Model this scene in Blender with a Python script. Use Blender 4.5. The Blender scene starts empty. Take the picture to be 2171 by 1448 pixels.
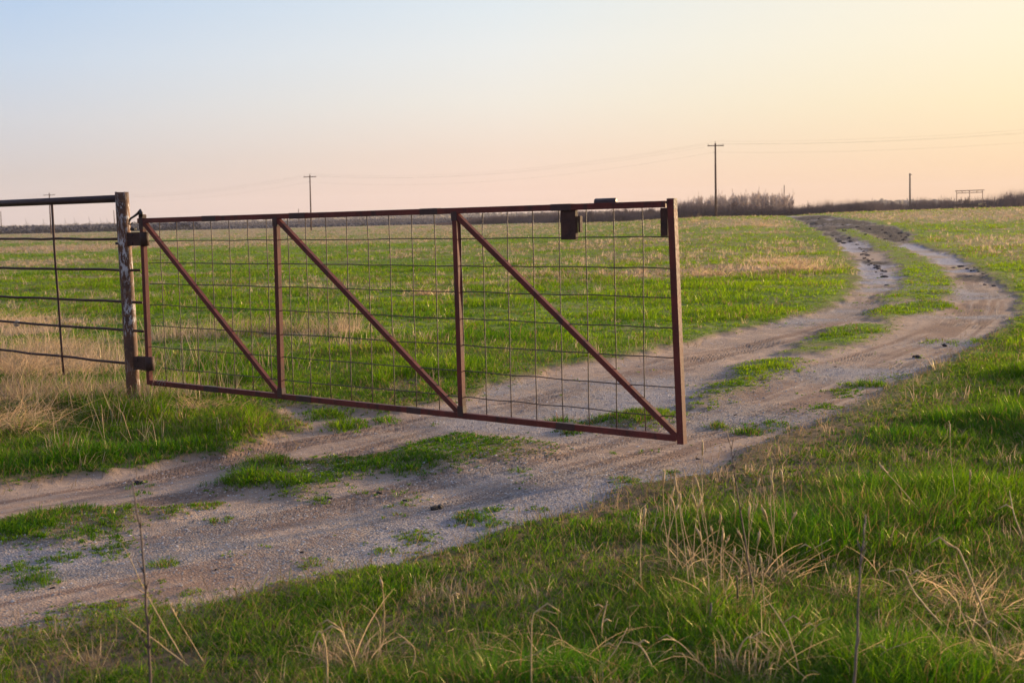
import bpy, math, random
import numpy as np
from mathutils import Vector
random.seed(7)
RS = np.random.RandomState(11)
SC = bpy.context.scene
COL = SC.collection

# ------------------------------------------------------------------ camera
F = 3015.; CX, CY = 1085.5, 724.; ROLL = .022; H = 1.42
PIT = math.atan(264*math.cos(ROLL)/F)
FW = np.array([0, math.cos(PIT), -math.sin(PIT)])
U0 = np.array([0, math.sin(PIT), math.cos(PIT)]); R0 = np.array([1., 0, 0])
CAMX = math.cos(ROLL)*R0 - math.sin(ROLL)*U0
CAMY = math.sin(ROLL)*R0 + math.cos(ROLL)*U0
from mathutils import Matrix
cam = bpy.data.cameras.new('camera'); co = bpy.data.objects.new('camera', cam); COL.objects.link(co)
M = Matrix(((CAMX[0], CAMY[0], -FW[0], 0), (CAMX[1], CAMY[1], -FW[1], 0), (CAMX[2], CAMY[2], -FW[2], H), (0, 0, 0, 1)))
co.matrix_world = M
cam.sensor_width = 36; cam.lens = 50; cam.clip_start = .05; cam.clip_end = 20000
cam.dof.use_dof = True; cam.dof.focus_distance = 11; cam.dof.aperture_fstop = 6
SC.camera = co

# ------------------------------------------------------------------ light
SUN_AZ = math.radians(51)          # clockwise from the view direction (+Y)
SUN_EL = math.radians(8)
def build_world():
    w = bpy.data.worlds.new('World'); SC.world = w; w.use_nodes = True
    nt = w.node_tree; N = nt.nodes; L = nt.links
    for n in list(N): N.remove(n)
    out = N.new('ShaderNodeOutputWorld'); bg = N.new('ShaderNodeBackground'); L.new(bg.outputs[0], out.inputs[0])
    tc = N.new('ShaderNodeTexCoord'); sep = N.new('ShaderNodeSeparateXYZ'); L.new(tc.outputs['Generated'], sep.inputs[0])
    def mth(op, a, b=None):
        m = N.new('ShaderNodeMath'); m.operation = op
        for i, v in enumerate((a, b)):
            if v is None: continue
            if hasattr(v, 'is_linked'): L.new(v, m.inputs[i])
            else: m.inputs[i].default_value = v
        return m.outputs[0]
    x, y, z = sep.outputs
    hl = mth('SQRT', mth('ADD', mth('ADD', mth('MULTIPLY', x, x), mth('MULTIPLY', y, y)), 1e-6))
    GLOW = math.radians(44)
    a = mth('DIVIDE', mth('ADD', mth('MULTIPLY', x, math.sin(GLOW)), mth('MULTIPLY', y, math.cos(GLOW))), hl)
    def s(c): return tuple(((v/255)/12.92 if v <= 10 else ((v/255+.055)/1.055)**2.4) for v in c)+(1,)
    zz = mth('POWER', mth('MAXIMUM', z, 0), .5)
    def ramp(pts):
        r = N.new('ShaderNodeValToRGB'); L.new(zz, r.inputs[0]); cr = r.color_ramp
        cr.interpolation = 'EASE' if False else 'LINEAR'
        while len(cr.elements) < len(pts): cr.elements.new(.5)
        for e, (p, c) in zip(cr.elements, pts): e.position = math.sqrt(p); e.color = s(c)
        return r.outputs[0]
    B = ramp([(0, (165, 150, 165)), (.1, (178, 172, 192)), (.4, (170, 178, 208)), (1, (125, 152, 202))])
    Lr = ramp([(0, (206, 193, 194)), (.035, (210, 203, 202)), (.07, (210, 214, 222)), (.11, (200, 217, 237)), (.16, (180, 208, 241)), (.4, (185, 200, 228)), (1, (125, 152, 202))])
    Mr = ramp([(0, (250, 212, 192)), (.02, (252, 219, 200)), (.045, (246, 225, 208)), (.08, (243, 238, 228)), (.115, (238, 241, 240)), (.16, (223, 236, 245)), (.4, (215, 222, 234)), (1, (125, 152, 202))])
    Rr = ramp([(0, (255, 207, 158)), (.014, (255, 213, 166)), (.035, (254, 222, 180)), (.07, (254, 236, 196)), (.11, (255, 244, 214)), (.16, (254, 247, 226)), (.4, (255, 246, 228)), (1, (125, 152, 202))])
    def mix(a_, b_, f):
        m = N.new('ShaderNodeMix'); m.data_type = 'RGBA'
        for so, v in ((m.inputs[6], a_), (m.inputs[7], b_), (m.inputs[0], f)):
            if hasattr(v, 'is_linked'): L.new(v, so)
            else: so.default_value = v
        return m.outputs[2]
    def mr(v, lo, hi):
        m = N.new('ShaderNodeMapRange'); m.interpolation_type = 'SMOOTHERSTEP' if False else 'LINEAR'; L.new(v, m.inputs[0]); m.inputs[1].default_value = lo; m.inputs[2].default_value = hi
        return m.outputs[0]
    c = mix(B, Lr, mr(a, -.6, .46))
    c = mix(c, Mr, mr(a, .46, .72)); c = mix(c, Rr, mr(a, .72, .91))
    sky = N.new('ShaderNodeTexSky'); sky.sky_type = 'NISHITA'; sky.sun_disc = False
    sky.sun_elevation = SUN_EL; sky.sun_rotation = SUN_AZ; sky.dust_density = 2.0
    sc_ = N.new('ShaderNodeVectorMath'); sc_.operation = 'SCALE'; L.new(sky.outputs[0], sc_.inputs[0]); sc_.inputs[3].default_value = .12
    c = mix(c, sc_.outputs[0], .08)
    L.new(c, bg.inputs[0]); bg.inputs[1].default_value = .475
build_world()
sl = bpy.data.lights.new('sun', 'SUN'); so_ = bpy.data.objects.new('sun', sl); COL.objects.link(so_)
sl.energy = 5; sl.angle = math.radians(2.5); sl.color = (1, .70, .40)
sd = Vector((math.sin(SUN_AZ)*math.cos(SUN_EL), math.cos(SUN_AZ)*math.cos(SUN_EL), math.sin(SUN_EL)))
so_.rotation_euler = sd.to_track_quat('Z', 'Y').to_euler()
SC.view_settings.view_transform = 'Standard'; SC.view_settings.look = 'None'
SC.view_settings.exposure = 1.12; SC.view_settings.gamma = 1
try:
    SC.cycles.volume_step_rate = 5; SC.cycles.max_bounces = 6; SC.cycles.transparent_max_bounces = 4
except Exception: pass

# ------------------------------------------------------------------ noise and terrain
def _h(ix, iy, seed):
    n = (ix.astype(np.int64)*374761393 + iy.astype(np.int64)*668265263 + seed*1442695041) & 0x7fffffff
    n = ((n ^ (n >> 13))*1274126177) & 0x7fffffff
    return ((n ^ (n >> 16)) & 0xffff)/65535.
def vn(x, y, seed=0):
    x = np.asarray(x, float); y = np.asarray(y, float)
    ix = np.floor(x); iy = np.floor(y); fx = x-ix; fy = y-iy
    fx = fx*fx*(3-2*fx); fy = fy*fy*(3-2*fy)
    a = _h(ix, iy, seed); b = _h(ix+1, iy, seed); c = _h(ix, iy+1, seed); d = _h(ix+1, iy+1, seed)
    return (a*(1-fx)+b*fx)*(1-fy)+(c*(1-fx)+d*fx)*fy
def fbm(x, y, seed=0, o=4):
    s = 0; a = .5; t = 0
    for i in range(o):
        s = s+a*vn(x*2**i+i*17.3, y*2**i+i*9.1, seed+i*7); t += a; a *= .5
    return s/t
def ss(a, b, x):
    t = np.clip((np.asarray(x, float)-a)/(b-a), 0, 1); return t*t*(3-2*t)
HX = np.array([-9, -.36, -.12, -.02, .06, .115, .14, .17, .195, .22, .255, .30, .36, .6, 9])
HZ = np.array([-.3, -.3, -.28, -.12, .22, .72, .84, .82, .70, .98, 1.10, 1.16, 1.25, 1.3, 1.3])
def terrain(x, y):
    x = np.asarray(x, float); y = np.asarray(y, float)
    D = np.maximum(y, 1); u = x/D
    h = np.interp(u, HX, HZ)
    s = ss(15, 150, D)
    fall = np.where(h > 0, 1-1.5*ss(185, 330, D), 1)
    z = h*s*fall
    z = z+(fbm(x*.35, y*.35, 3, 3)-.5)*.10*ss(2, 9, D)*(1-ss(60, 130, D)*.4)
    z = z-np.where(D > 400, ss(400, 1500, D)*1.5, 0)
    return z
def ray(px, py): return FW+CAMX*(px-CX)/F-CAMY*(py-CY)/F
def ground(px, py):
    d = ray(px, py); t0 = 2.; o = np.array([0, 0, H])
    t = t0
    while t < 400:
        p = o+t*d
        if p[2] <= terrain(p[0], p[1]): break
        t *= 1.01
    lo, hi = t/1.01, t
    for i in range(18):
        m = (lo+hi)/2; p = o+m*d
        if p[2] <= terrain(p[0], p[1]): hi = m
        else: lo = m
    p = o+hi*d
    return p
def atY(px, py, Y):
    d = ray(px, py); return np.array([0, 0, H])+d*Y/d[1]
def pix(p):
    q = np.asarray(p, float)-np.array([0, 0, H]); f = q@FW
    return CX+F*(q@CAMX)/f, CY-F*(q@CAMY)/f

# ------------------------------------------------------------------ helpers for objects
def tag(o, label=None, cat=None, group=None, kind=None):
    if label: o['label'] = label
    if cat: o['category'] = cat
    if group: o['group'] = group
    if kind: o['kind'] = kind
    return o
def empty(name, loc):
    o = bpy.data.objects.new(name, None); COL.objects.link(o); o.location = loc; o.empty_display_size = .2
    return o
class MB:
    def __init__(s): s.v = []; s.f = []
    def tube(s, pts, rad, n=8, cap=True, start=0., up=(0, 0, 1), asp=1.):
        pts = [Vector(p) for p in pts]
        if not hasattr(rad, '__len__'): rad = [rad]*len(pts)
        b = len(s.v); u = None
        for i, p in enumerate(pts):
            if i == 0: d = pts[1]-pts[0]
            elif i == len(pts)-1: d = pts[-1]-pts[-2]
            else: d = (pts[i+1]-pts[i]).normalized()+(pts[i]-pts[i-1]).normalized()
            d.normalize()
            if u is None:
                u = Vector(up)
                if abs(u.dot(d)) > .9: u = Vector((1, 0, 0)) if abs(d.x) < .9 else Vector((0, 1, 0))
            u = (u-d*u.dot(d)).normalized(); w = d.cross(u)
            for k in range(n):
                a = start+2*math.pi*k/n
                s.v.append(p+(u*math.cos(a)+w*math.sin(a)*asp)*rad[i])
        m = len(pts)
        for i in range(m-1):
            for k in range(n):
                k2 = (k+1) % n
                s.f.append((b+i*n+k, b+i*n+k2, b+(i+1)*n+k2, b+(i+1)*n+k))
        if cap:
            s.f.append(tuple(b+k for k in reversed(range(n)))); s.f.append(tuple(b+(m-1)*n+k for k in range(n)))
        return s
    def square(s, p0, p1, wid, dep, nrm, bev=.1):
        """rectangular tube p0->p1: wid measured in the plane across, dep along nrm, slightly rounded corners"""
        p0 = Vector(p0); p1 = Vector(p1); d = (p1-p0).normalized(); nrm = Vector(nrm); nrm = (nrm-d*nrm.dot(d)).normalized()
        w = d.cross(nrm); b = len(s.v); c = bev
        prof = [(-1+c, -1), (1-c, -1), (1, -1+c), (1, 1-c), (1-c, 1), (-1+c, 1), (-1, 1-c), (-1, -1+c)]
        for p in (p0, p1):
            for (a, e) in prof: s.v.append(p+w*a*wid/2+nrm*e*dep/2)
        for k in range(8):
            k2 = (k+1) % 8; s.f.append((b+k, b+k2, b+8+k2, b+8+k))
        s.f.append(tuple(b+k for k in reversed(range(8)))); s.f.append(tuple(b+8+k for k in range(8)))
        return s
    def box(s, c, ax, ay, az):
        c = Vector(c); ax = Vector(ax); ay = Vector(ay); az = Vector(az); b = len(s.v)
        for i in (-1, 1):
            for j in (-1, 1):
                for k in (-1, 1): s.v.append(c+ax*i/2+ay*j/2+az*k/2)
        for q in ((0, 1, 3, 2), (4, 6, 7, 5), (0, 4, 5, 1), (2, 3, 7, 6), (0, 2, 6, 4), (1, 5, 7, 3)):
            s.f.append(tuple(b+k for k in q))
        return s
    def build(s, name, mat, parent=None, smooth=False, bevel=0):
        o0 = Vector(parent.location) if parent and parent.type == 'EMPTY' else Vector((0, 0, 0))
        if parent and parent.parent: o0 = Vector(parent.parent.location)
        me = bpy.data.meshes.new(name); me.from_pydata([v-o0 for v in s.v], [], s.f)
        me.materials.append(mat)
        if smooth: me.polygons.foreach_set('use_smooth', [True]*len(me.polygons))
        ob = bpy.data.objects.new(name, me); COL.objects.link(ob)
        if parent: ob.parent = parent
        if bevel:
            m = ob.modifiers.new('b', 'BEVEL'); m.width = bevel; m.segments = 2
        me.update(); return ob
def npmesh(name, V, quads=None, tris=None, mats=(), attrs=None, parent=None, smooth=False):
    me = bpy.data.meshes.new(name); me.vertices.add(len(V)); me.vertices.foreach_set('co', np.asarray(V, np.float32).ravel())
    q = np.zeros((0, 4), np.int32) if quads is None else np.asarray(quads, np.int32)
    t = np.zeros((0, 3), np.int32) if tris is None else np.asarray(tris, np.int32)
    idx = np.concatenate([q.ravel(), t.ravel()]); me.loops.add(len(idx)); me.loops.foreach_set('vertex_index', idx)
    tot = np.concatenate([np.full(len(q), 4), np.full(len(t), 3)]).astype(np.int32)
    me.polygons.add(len(tot)); me.polygons.foreach_set('loop_start', np.concatenate([[0], np.cumsum(tot)[:-1]]).astype(np.int32))
    try: me.polygons.foreach_set('loop_total', tot)
    except Exception: pass
    if smooth: me.polygons.foreach_set('use_smooth', np.ones(len(tot), bool))
    for m in mats: me.materials.append(m)
    for k, a in (attrs or {}).items():
        a = np.asarray(a, np.float32)
        if a.ndim == 1:
            at = me.attributes.new(k, 'FLOAT', 'POINT'); at.data.foreach_set('value', a)
        else:
            at = me.attributes.new(k, 'FLOAT_COLOR', 'POINT'); at.data.foreach_set('color', a.ravel())
    me.update(calc_edges=True)
    ob = bpy.data.objects.new(name, me); COL.objects.link(ob)
    if parent: ob.parent = parent
    return ob

# ------------------------------------------------------------------ materials
class G:
    """tiny node graph helper"""
    def __init__(s, name):
        s.m = bpy.data.materials.new(name); s.m.use_nodes = True; s.nt = s.m.node_tree; s.N = s.nt.nodes; s.L = s.nt.links
        s.p = s.N['Principled BSDF']; s.out = s.N['Material Output']
        s.tc = s.N.new('ShaderNodeTexCoord')
    def put(s, so, v):
        if hasattr(v, 'is_linked'): s.L.new(v, so)
        else: so.default_value = v
    def noise(s, scale, det=4, rough=.55, vec=None, dist=0):
        n = s.N.new('ShaderNodeTexNoise'); n.inputs['Scale'].default_value = scale; n.inputs['Detail'].default_value = det
        n.inputs['Roughness'].default_value = rough; n.inputs['Distortion'].default_value = dist
        s.L.new(vec if vec is not None else s.tc.outputs['Object'], n.inputs['Vector']); return n.outputs[0]
    def vor(s, scale, vec=None, feat='F1'):
        n = s.N.new('ShaderNodeTexVoronoi'); n.feature = feat; n.inputs['Scale'].default_value = scale
        s.L.new(vec if vec is not None else s.tc.outputs['Object'], n.inputs['Vector']); return n
    def mapv(s, sx, sy, sz):
        n = s.N.new('ShaderNodeMapping'); n.inputs['Scale'].default_value = (sx, sy, sz); s.L.new(s.tc.outputs['Object'], n.inputs[0]); return n.outputs[0]
    def rng(s, v, a, b, c=0., d=1.):
        n = s.N.new('ShaderNodeMapRange'); s.put(n.inputs[0], v)
        for i, q in enumerate((a, b, c, d)): n.inputs[i+1].default_value = q
        return n.outputs[0]
    def mix(s, a, b, f, mode='MIX'):
        n = s.N.new('ShaderNodeMix'); n.data_type = 'RGBA'; n.blend_type = mode
        def c4(v): return v if hasattr(v, 'is_linked') else (tuple(v)+(1,) if len(v) == 3 else v)
        s.put(n.inputs[6], c4(a)); s.put(n.inputs[7], c4(b)); s.put(n.inputs[0], f); return n.outputs[2]
    def math(s, op, a, b=0.):
        n = s.N.new('ShaderNodeMath'); n.operation = op; s.put(n.inputs[0], a); s.put(n.inputs[1], b); return n.outputs[0]
    def attr(s, name):
        n = s.N.new('ShaderNodeAttribute'); n.attribute_name = name; return n
    def bump(s, h, strength=.5, dist=.01):
        n = s.N.new('ShaderNodeBump'); n.inputs['Strength'].default_value = strength; n.inputs['Distance'].default_value = dist
        s.L.new(h, n.inputs['Height']); s.L.new(n.outputs[0], s.p.inputs['Normal'])
    def base(s, c): s.put(s.p.inputs['Base Color'], c if hasattr(c, 'is_linked') else tuple(c)+(1,))
    def rough(s, v): s.put(s.p.inputs['Roughness'], v)
def m_paint():
    g = G('red_oxide_paint'); a = g.noise(6, 5); b = g.noise(60, 4)
    c = g.mix((.145, .028, .022), (.085, .02, .017), g.rng(a, .35, .65))
    c = g.mix(c, (.17, .05, .035), g.rng(b, .58, .72))
    st = g.noise(14, 5, vec=g.mapv(1, 1, .25)); c = g.mix(c, (.05, .02, .018), g.rng(st, .55, .68, 0, .9))
    sc = g.noise(150, 3); c = g.mix(c, (.30, .2, .17), g.rng(sc, .72, .78, 0, .5))
    g.base(c); g.rough(g.rng(b, .3, .7, .45, .7)); g.p.inputs['Specular IOR Level'].default_value = .3; g.bump(b, .25, .002); return g.m
def m_dark(name, c1, c2, r=.6):
    g = G(name); a = g.noise(18, 5); b = g.noise(120, 3)
    g.base(g.mix(c1, c2, g.rng(a, .35, .65))); g.rough(g.rng(b, .3, .7, r-.12, r+.15)); g.bump(b, .3, .002); return g.m
def m_post():
    g = G('rusty_pipe_with_paint_flakes'); a = g.noise(5, 5); b = g.noise(30, 5, .65)
    c = g.mix((.15, .066, .034), (.068, .036, .026), g.rng(a, .38, .62))
    c = g.mix(c, (.23, .13, .065), g.rng(b, .55, .72))
    v = g.mapv(1, 1, .3); fl = g.noise(48, 6, .7, vec=v); region = g.noise(3.1, 2, vec=g.mapv(1, 1, 1))
    f = g.math('MULTIPLY', g.rng(fl, .52, .56), g.rng(region, .46, .56))
    c = g.mix(c, (.50, .50, .52), f)
    fl2 = g.noise(90, 4, .7, vec=v); c = g.mix(c, (.42, .42, .42), g.rng(fl2, .665, .69, 0, .8))
    g.base(c); g.rough(.8); g.bump(b, .6, .004); return g.m
def m_wood():
    g = G('weathered_pole_wood'); a = g.noise(4, 5, vec=g.mapv(6, 6, .4))
    g.base(g.mix((.075, .036, .026), (.13, .07, .05), g.rng(a, .35, .65))); g.rough(.85); return g.m
def m_flat(name, c, r=.8, spec=.3):
    g = G(name); a = g.noise(9, 4); g.base(g.mix(tuple(x*.75 for x in c), tuple(min(1, x*1.2) for x in c), g.rng(a, .35, .65))); g.rough(r); g.p.inputs['Specular IOR Level'].default_value = spec; return g.m
def m_grass():
    g = G('grass_blade'); at = g.attr('col')
    g.N.remove(g.p)
    d = g.N.new('ShaderNodeBsdfDiffuse'); t = g.N.new('ShaderNodeBsdfTranslucent'); gl = g.N.new('ShaderNodeBsdfGlossy')
    g.L.new(at.outputs[0], d.inputs[0])
    hs = g.N.new('ShaderNodeHueSaturation'); hs.inputs['Saturation'].default_value = 1.1; hs.inputs['Value'].default_value = 1.3; hs.inputs['Hue'].default_value = .49
    g.L.new(at.outputs[0], hs.inputs['Color']); g.L.new(hs.outputs[0], t.inputs[0])
    gl.inputs[0].default_value = (.9, .85, .5, 1); gl.inputs['Roughness'].default_value = .33
    m1 = g.N.new('ShaderNodeMixShader'); m1.inputs[0].default_value = .48; g.L.new(d.outputs[0], m1.inputs[1]); g.L.new(t.outputs[0], m1.inputs[2])
    m2 = g.N.new('ShaderNodeMixShader'); m2.inputs[0].default_value = .028; g.L.new(m1.outputs[0], m2.inputs[1]); g.L.new(gl.outputs[0], m2.inputs[2])
    g.L.new(m2.outputs[0], g.out.inputs[0]); return g.m
def m_ground():
    g = G('ground_soil_gravel')
    road = g.attr('road').outputs['Fac']; green = g.attr('green').outputs['Fac']; gravel = g.attr('gravel').outputs['Fac']
    mud = g.attr('mud').outputs['Fac']; streak = g.attr('streak').outputs['Fac']; tread = g.attr('tread').outputs['Fac']; far = g.attr('far').outputs['Fac']
    n1 = g.noise(1.3, 6, .6); n2 = g.noise(14, 5, .65); n3 = g.noise(85, 4, .7); vo = g.vor(95)
    sand = g.mix((.44, .325, .25), (.32, .235, .18), g.rng(n1, .35, .65))
    sand = g.mix(sand, (.56, .42, .33), g.rng(n2, .52, .72, 0, .8))
    sand = g.mix(sand, (.23, .145, .105), g.math('MULTIPLY', streak, .85))
    grav = g.mix((.21, .19, .175), (.42, .38, .355), g.rng(vo.outputs['Color'], .1, .9))
    grav = g.mix(grav, (.13, .11, .11), g.rng(n3, .57, .68, 0, .8))
    pn = g.noise(22, 5, .7)
    gf = g.rng(g.math('ADD', gravel, g.rng(pn, .2, .8, -.7, .7)), .25, 1.0, 0, .85)
    rd = g.mix(sand, grav, gf); rd = g.mix(rd, (.06, .045, .045), g.rng(g.noise(160, 3, .7), .60, .68, 0, .8)); rd = g.mix(rd, (.6, .54, .5), g.rng(g.noise(120, 3, .7), .66, .72, 0, .6))
    rd = g.mix(rd, (.11, .075, .06), g.math('MULTIPLY', tread, .5))
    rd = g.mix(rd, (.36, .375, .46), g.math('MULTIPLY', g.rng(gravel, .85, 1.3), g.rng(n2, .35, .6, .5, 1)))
    rd = g.mix(rd, g.mix((.028, .024, .028), (.075, .062, .066), g.rng(n2, .4, .62)), mud)
    soil = g.mix((.23, .15, .095), (.12, .08, .052), g.rng(n2, .4, .62))
    soil = g.mix(soil, (.26, .18, .12), g.rng(n3, .55, .7, 0, .6))
    grn = g.mix((.07, .17, .008), (.17, .30, .01), g.rng(g.noise(2.3, 4), .35, .65))
    stw = g.mix((.46, .35, .22), (.30, .22, .13), g.rng(g.noise(2.9, 5), .35, .65))
    farc = g.mix(stw, grn, green)
    fld = g.mix(soil, farc, far)
    g.base(g.mix(fld, rd, road))
    g.rough(g.math('SUBTRACT', .92, g.math('MULTIPLY', mud, .12)))
    h = g.math('ADD', g.math('MULTIPLY', n2, .6), g.math('MULTIPLY', g.math('SUBTRACT', 1., vo.outputs['Distance']), g.math('ADD', .15, g.math('MULTIPLY', gravel, .5))))
    h = g.math('ADD', h, g.math('MULTIPLY', n3, .35)); h = g.math('ADD', h, g.math('MULTIPLY', tread, .8)); h = g.math('ADD', h, g.math('MULTIPLY', mud, g.math('MULTIPLY', n1, 2.)))
    g.bump(h, .8, .022); g.p.inputs['Specular IOR Level'].default_value = .12
    return g.m
def m_attr(name, rough=.85, spec=.2, trans=0):
    g = G(name); g.base(g.attr('col').outputs[0]); g.rough(rough); g.p.inputs['Specular IOR Level'].default_value = spec
    return g.m
PAINT = m_paint(); BAND = m_dark('dark_primer', (.055, .022, .02), (.035, .016, .016)); POST = m_post()
IRON = m_dark('dark_brown_pipe', (.05, .024, .022), (.032, .016, .018)); ROD = m_dark('rusty_rod', (.07, .03, .024), (.035, .018, .016), .75)
RUSTPL = m_dark('rusty_plate', (.06, .022, .014), (.03, .013, .01), .75)
WIREM = m_dark('panel_wire', (.075, .05, .04), (.05, .03, .026), .6)
LEVER = m_dark('black_lever_iron', (.018, .018, .022), (.03, .022, .022), .5)
WOOD = m_wood(); GREYW = m_flat('grey_wood', (.15, .11, .09)); INSUL = m_flat('insulator_glass', (.25, .22, .2), .4); CABLE = m_flat('cable_metal', (.16, .15, .15), .5)
GRASS = m_grass(); GROUND = m_ground(); STONE = m_attr('stone'); CLOD = m_flat('dark_dung', (.022, .018, .02), .75); MUDM = m_flat('drying_mud', (.07, .058, .06), .85); TWIG = m_attr('twig_bark', .9, .1)
WHITE = m_flat('turbine_white', (.45, .45, .48), .6); PALEW = m_flat('bare_galvanised_wire', (.30, .27, .25), .5)

# ------------------------------------------------------------------ road and patches in world coordinates
def poly(pts): return np.array([ground(x, y)[:2] for x, y in pts])
UP = [(-150, 1052), (0, 1028), (150, 1006), (330, 976), (480, 958), (575, 932), (640, 905), (612, 880), (600, 860), (690, 862), (780, 868), (860, 868), (940, 848), (1000, 838), (1100, 803), (1180, 778), (1260, 765), (1340, 752), (1430, 729), (1520, 708), (1600, 692), (1700, 668), (1775, 648), (1815, 620), (1828, 590), (1822, 565), (1800, 535), (1770, 510), (1735, 487), (1700, 470), (1665, 458.5)]
LO = [(1735, 456.5), (1790, 463), (1850, 472), (1900, 484), (1935, 497), (1922, 512), (1985, 527), (2050, 556), (2100, 590), (2135, 615), (2160, 645), (2150, 670), (2115, 695), (2050, 738), (1960, 775), (1880, 818), (1780, 868), (1690, 905), (1600, 945), (1540, 990), (1430, 1010), (1320, 1035), (1240, 1068), (1120, 1100), (1010, 1140), (860, 1188), (730, 1208), (600, 1232), (430, 1272), (250, 1305), (100, 1325), (0, 1345), (-150, 1368)]
ROADP = poly(UP+LO)
# keep the track going to the left outside the frame
ROADP = np.vstack([ROADP, [[-9.5, 3.2], [-9.5, 6.6]]])
MED = [
 [(1768, 487), (1800, 484), (1850, 498), (1885, 512), (1930, 532), (1990, 562), (2022, 590), (2025, 622), (1985, 634), (1925, 634), (1880, 645), (1868, 625), (1905, 600), (1912, 572), (1885, 540), (1850, 522), (1815, 506)],
 [(1880, 648), (1950, 636), (2015, 640), (1990, 656), (1920, 668), (1890, 682), (1855, 672), (1838, 660)],
 [(1665, 745), (1720, 712), (1770, 692), (1835, 682), (1900, 686), (1890, 702), (1820, 722), (1740, 745)],
 [(1440, 858), (1480, 836), (1530, 812), (1570, 778), (1630, 757), (1692, 757), (1660, 780), (1590, 812), (1530, 842), (1470, 860)],
 [(1215, 900), (1270, 880), (1330, 872), (1400, 866), (1440, 868), (1420, 885), (1340, 900), (1260, 908)],
 [(820, 955), (900, 930), (985, 912), (1080, 925), (1150, 935), (1145, 950), (1070, 966), (960, 975), (900, 990), (840, 975)],
 [(480, 1035), (530, 998), (590, 972), (700, 968), (830, 960), (880, 968), (800, 990), (720, 1010), (640, 1038), (560, 1030)],
 [(-90, 1125), (0, 1098), (90, 1085), (180, 1072), (290, 1066), (370, 1070), (300, 1092), (200, 1110), (130, 1132), (0, 1142), (-90, 1150)],
]
MEDP = [poly(m) for m in MED]
TUFT = [(440, 1060, .16), (1010, 1082, .30), (860, 1125, .30), (820, 1150, .16), (1220, 905, .3), (1520, 892, .15), (1590, 905, .2), (1640, 890, .3), (1790, 825, .3), (1840, 808, .3), (1760, 855, .25), (1985, 718, .35), (20, 1196, .3), (140, 1165, .2), (230, 1150, .22), (60, 1215, .2), (230, 1115, .3), (700, 870, .35), (740, 895, .3), (820, 882, .18), (1100, 985, .14), (1140, 1068, .1), (860, 985, .2), (700, 958, .15), (560, 1290, .5), (300, 1280, .35), (180, 1310, .5), (60, 1345, .5), (1900, 790, .3), (1960, 800, .4), (2060, 720, .3), (1830, 640, .3), (1540, 700, .2), (1180, 885, .2), (680, 1048, .1), (470, 1090, .1), (1330, 1010, .2), (660, 1180, .12), (400, 1240, .12), (1420, 990, .1), (350, 1180, .08)]
TUFT = [(ground(x, y)[:2], r) for x, y, r in TUFT]
MUD = [((1885, 497), 4.5, 11), ((1850, 482), 8, 10), ((1770, 470), 7, 14), ((1720, 462), 6, 25), ((1860, 555), .55, 2.2), ((2050, 585), .8, 1.2), ((1900, 505), 3.2, 7), ((1860, 530), .5, 2.5)]
MUD = [(ground(*p)[:2], a, b) for p, a, b in MUD]
STRAW = [((80, 690), 1.2, 2.1, 1.), ((60, 780), 1.2, 1.2, 1.), ((60, 850), .7, .6, .7), ((600, 708), 1.6, .6, .8), ((420, 715), 1.0, .6, .7), ((830, 728), .9, .4, .5), ((1480, 575), 5.5, 3., 1.), ((1100, 598), 3.5, 1.2, .6), ((150, 525), 16, 30, 1.), ((60, 560), 5, 8, .7), ((450, 515), 12, 20, .8), ((950, 500), 14, 30, .6), ((700, 600), 3.5, 4, .35), ((1250, 520), 8, 12, .5), ((1700, 555), 2.2, 3.5, .8), ((1400, 545), 6, 6, .5), ((800, 510), 22, 22, .6), ((2080, 520), 10, 14, .55), ((1950, 458), 30, 30, .8), ((420, 850), .5, .35, .8), ((230, 850), .8, .55, 1.), ((1620, 470), 10, 22, .7), ((2100, 450), 30, 40, .7)]
STRAW = [(ground(*p)[:2], a, b, w) for p, a, b, w in STRAW]

def seg_sdf(X, Y, P):
    """signed distance (inside negative) of flat arrays to polygon P"""
    n = len(P); out = np.full(X.shape, 1e9); ins = np.zeros(X.shape, bool)
    for i in range(n):
        ax, ay = P[i]; bx, by = P[(i+1) % n]
        dx, dy = bx-ax, by-ay; L2 = dx*dx+dy*dy+1e-12
        t = np.clip(((X-ax)*dx+(Y-ay)*dy)/L2, 0, 1)
        out = np.minimum(out, (X-ax-t*dx)**2+(Y-ay-t*dy)**2)
        c = (ay > Y) != (by > Y)
        xi = ax+(Y-ay)*dx/(dy if abs(dy) > 1e-12 else 1e-12)
        ins ^= c & (X < xi)
    d = np.sqrt(out); return np.where(ins, -d, d)
# ------------------------------------------------------------------ field grid over the wedge seen by the camera
NR, NC = 880, 1000
us = np.concatenate([-np.geomspace(8, .56, 28), np.linspace(-.53, .53, NC-56), np.geomspace(.56, 8, 28)])
D0, D1 = 2.2, 3300.
pw = .85
tt = np.linspace(D0**-pw, D1**-pw, NR); Ds = tt**(-1/pw)
GU, GD = np.meshgrid(us, Ds); GX = np.clip(GU*GD, -3400, 3400); GY = GD
fx, fy = GX.ravel(), GY.ravel()
inner = (np.abs(GU.ravel()) < .55)
ws = np.clip(GD.ravel()*.01, .05, 1.2)
def warp(x, y, sc):
    a = (fbm(x*1.3, y*1.3, 21, 3)-.5)*.9; b = (fbm(x*5.2, y*5.2, 25, 3)-.5)*1.0
    return (a+b)
W1 = warp(fx, fy, ws)
near = fy < 330
sd_road = np.full(fx.shape, 9.)
k = near & (fx > -14)
sd_road[k] = seg_sdf(fx[k], fy[k], ROADP)
sd_road_w = sd_road+W1*np.clip(.25+fy*.012, .2, .9)*.55
sd_med = np.full(fx.shape, 9.)
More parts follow.
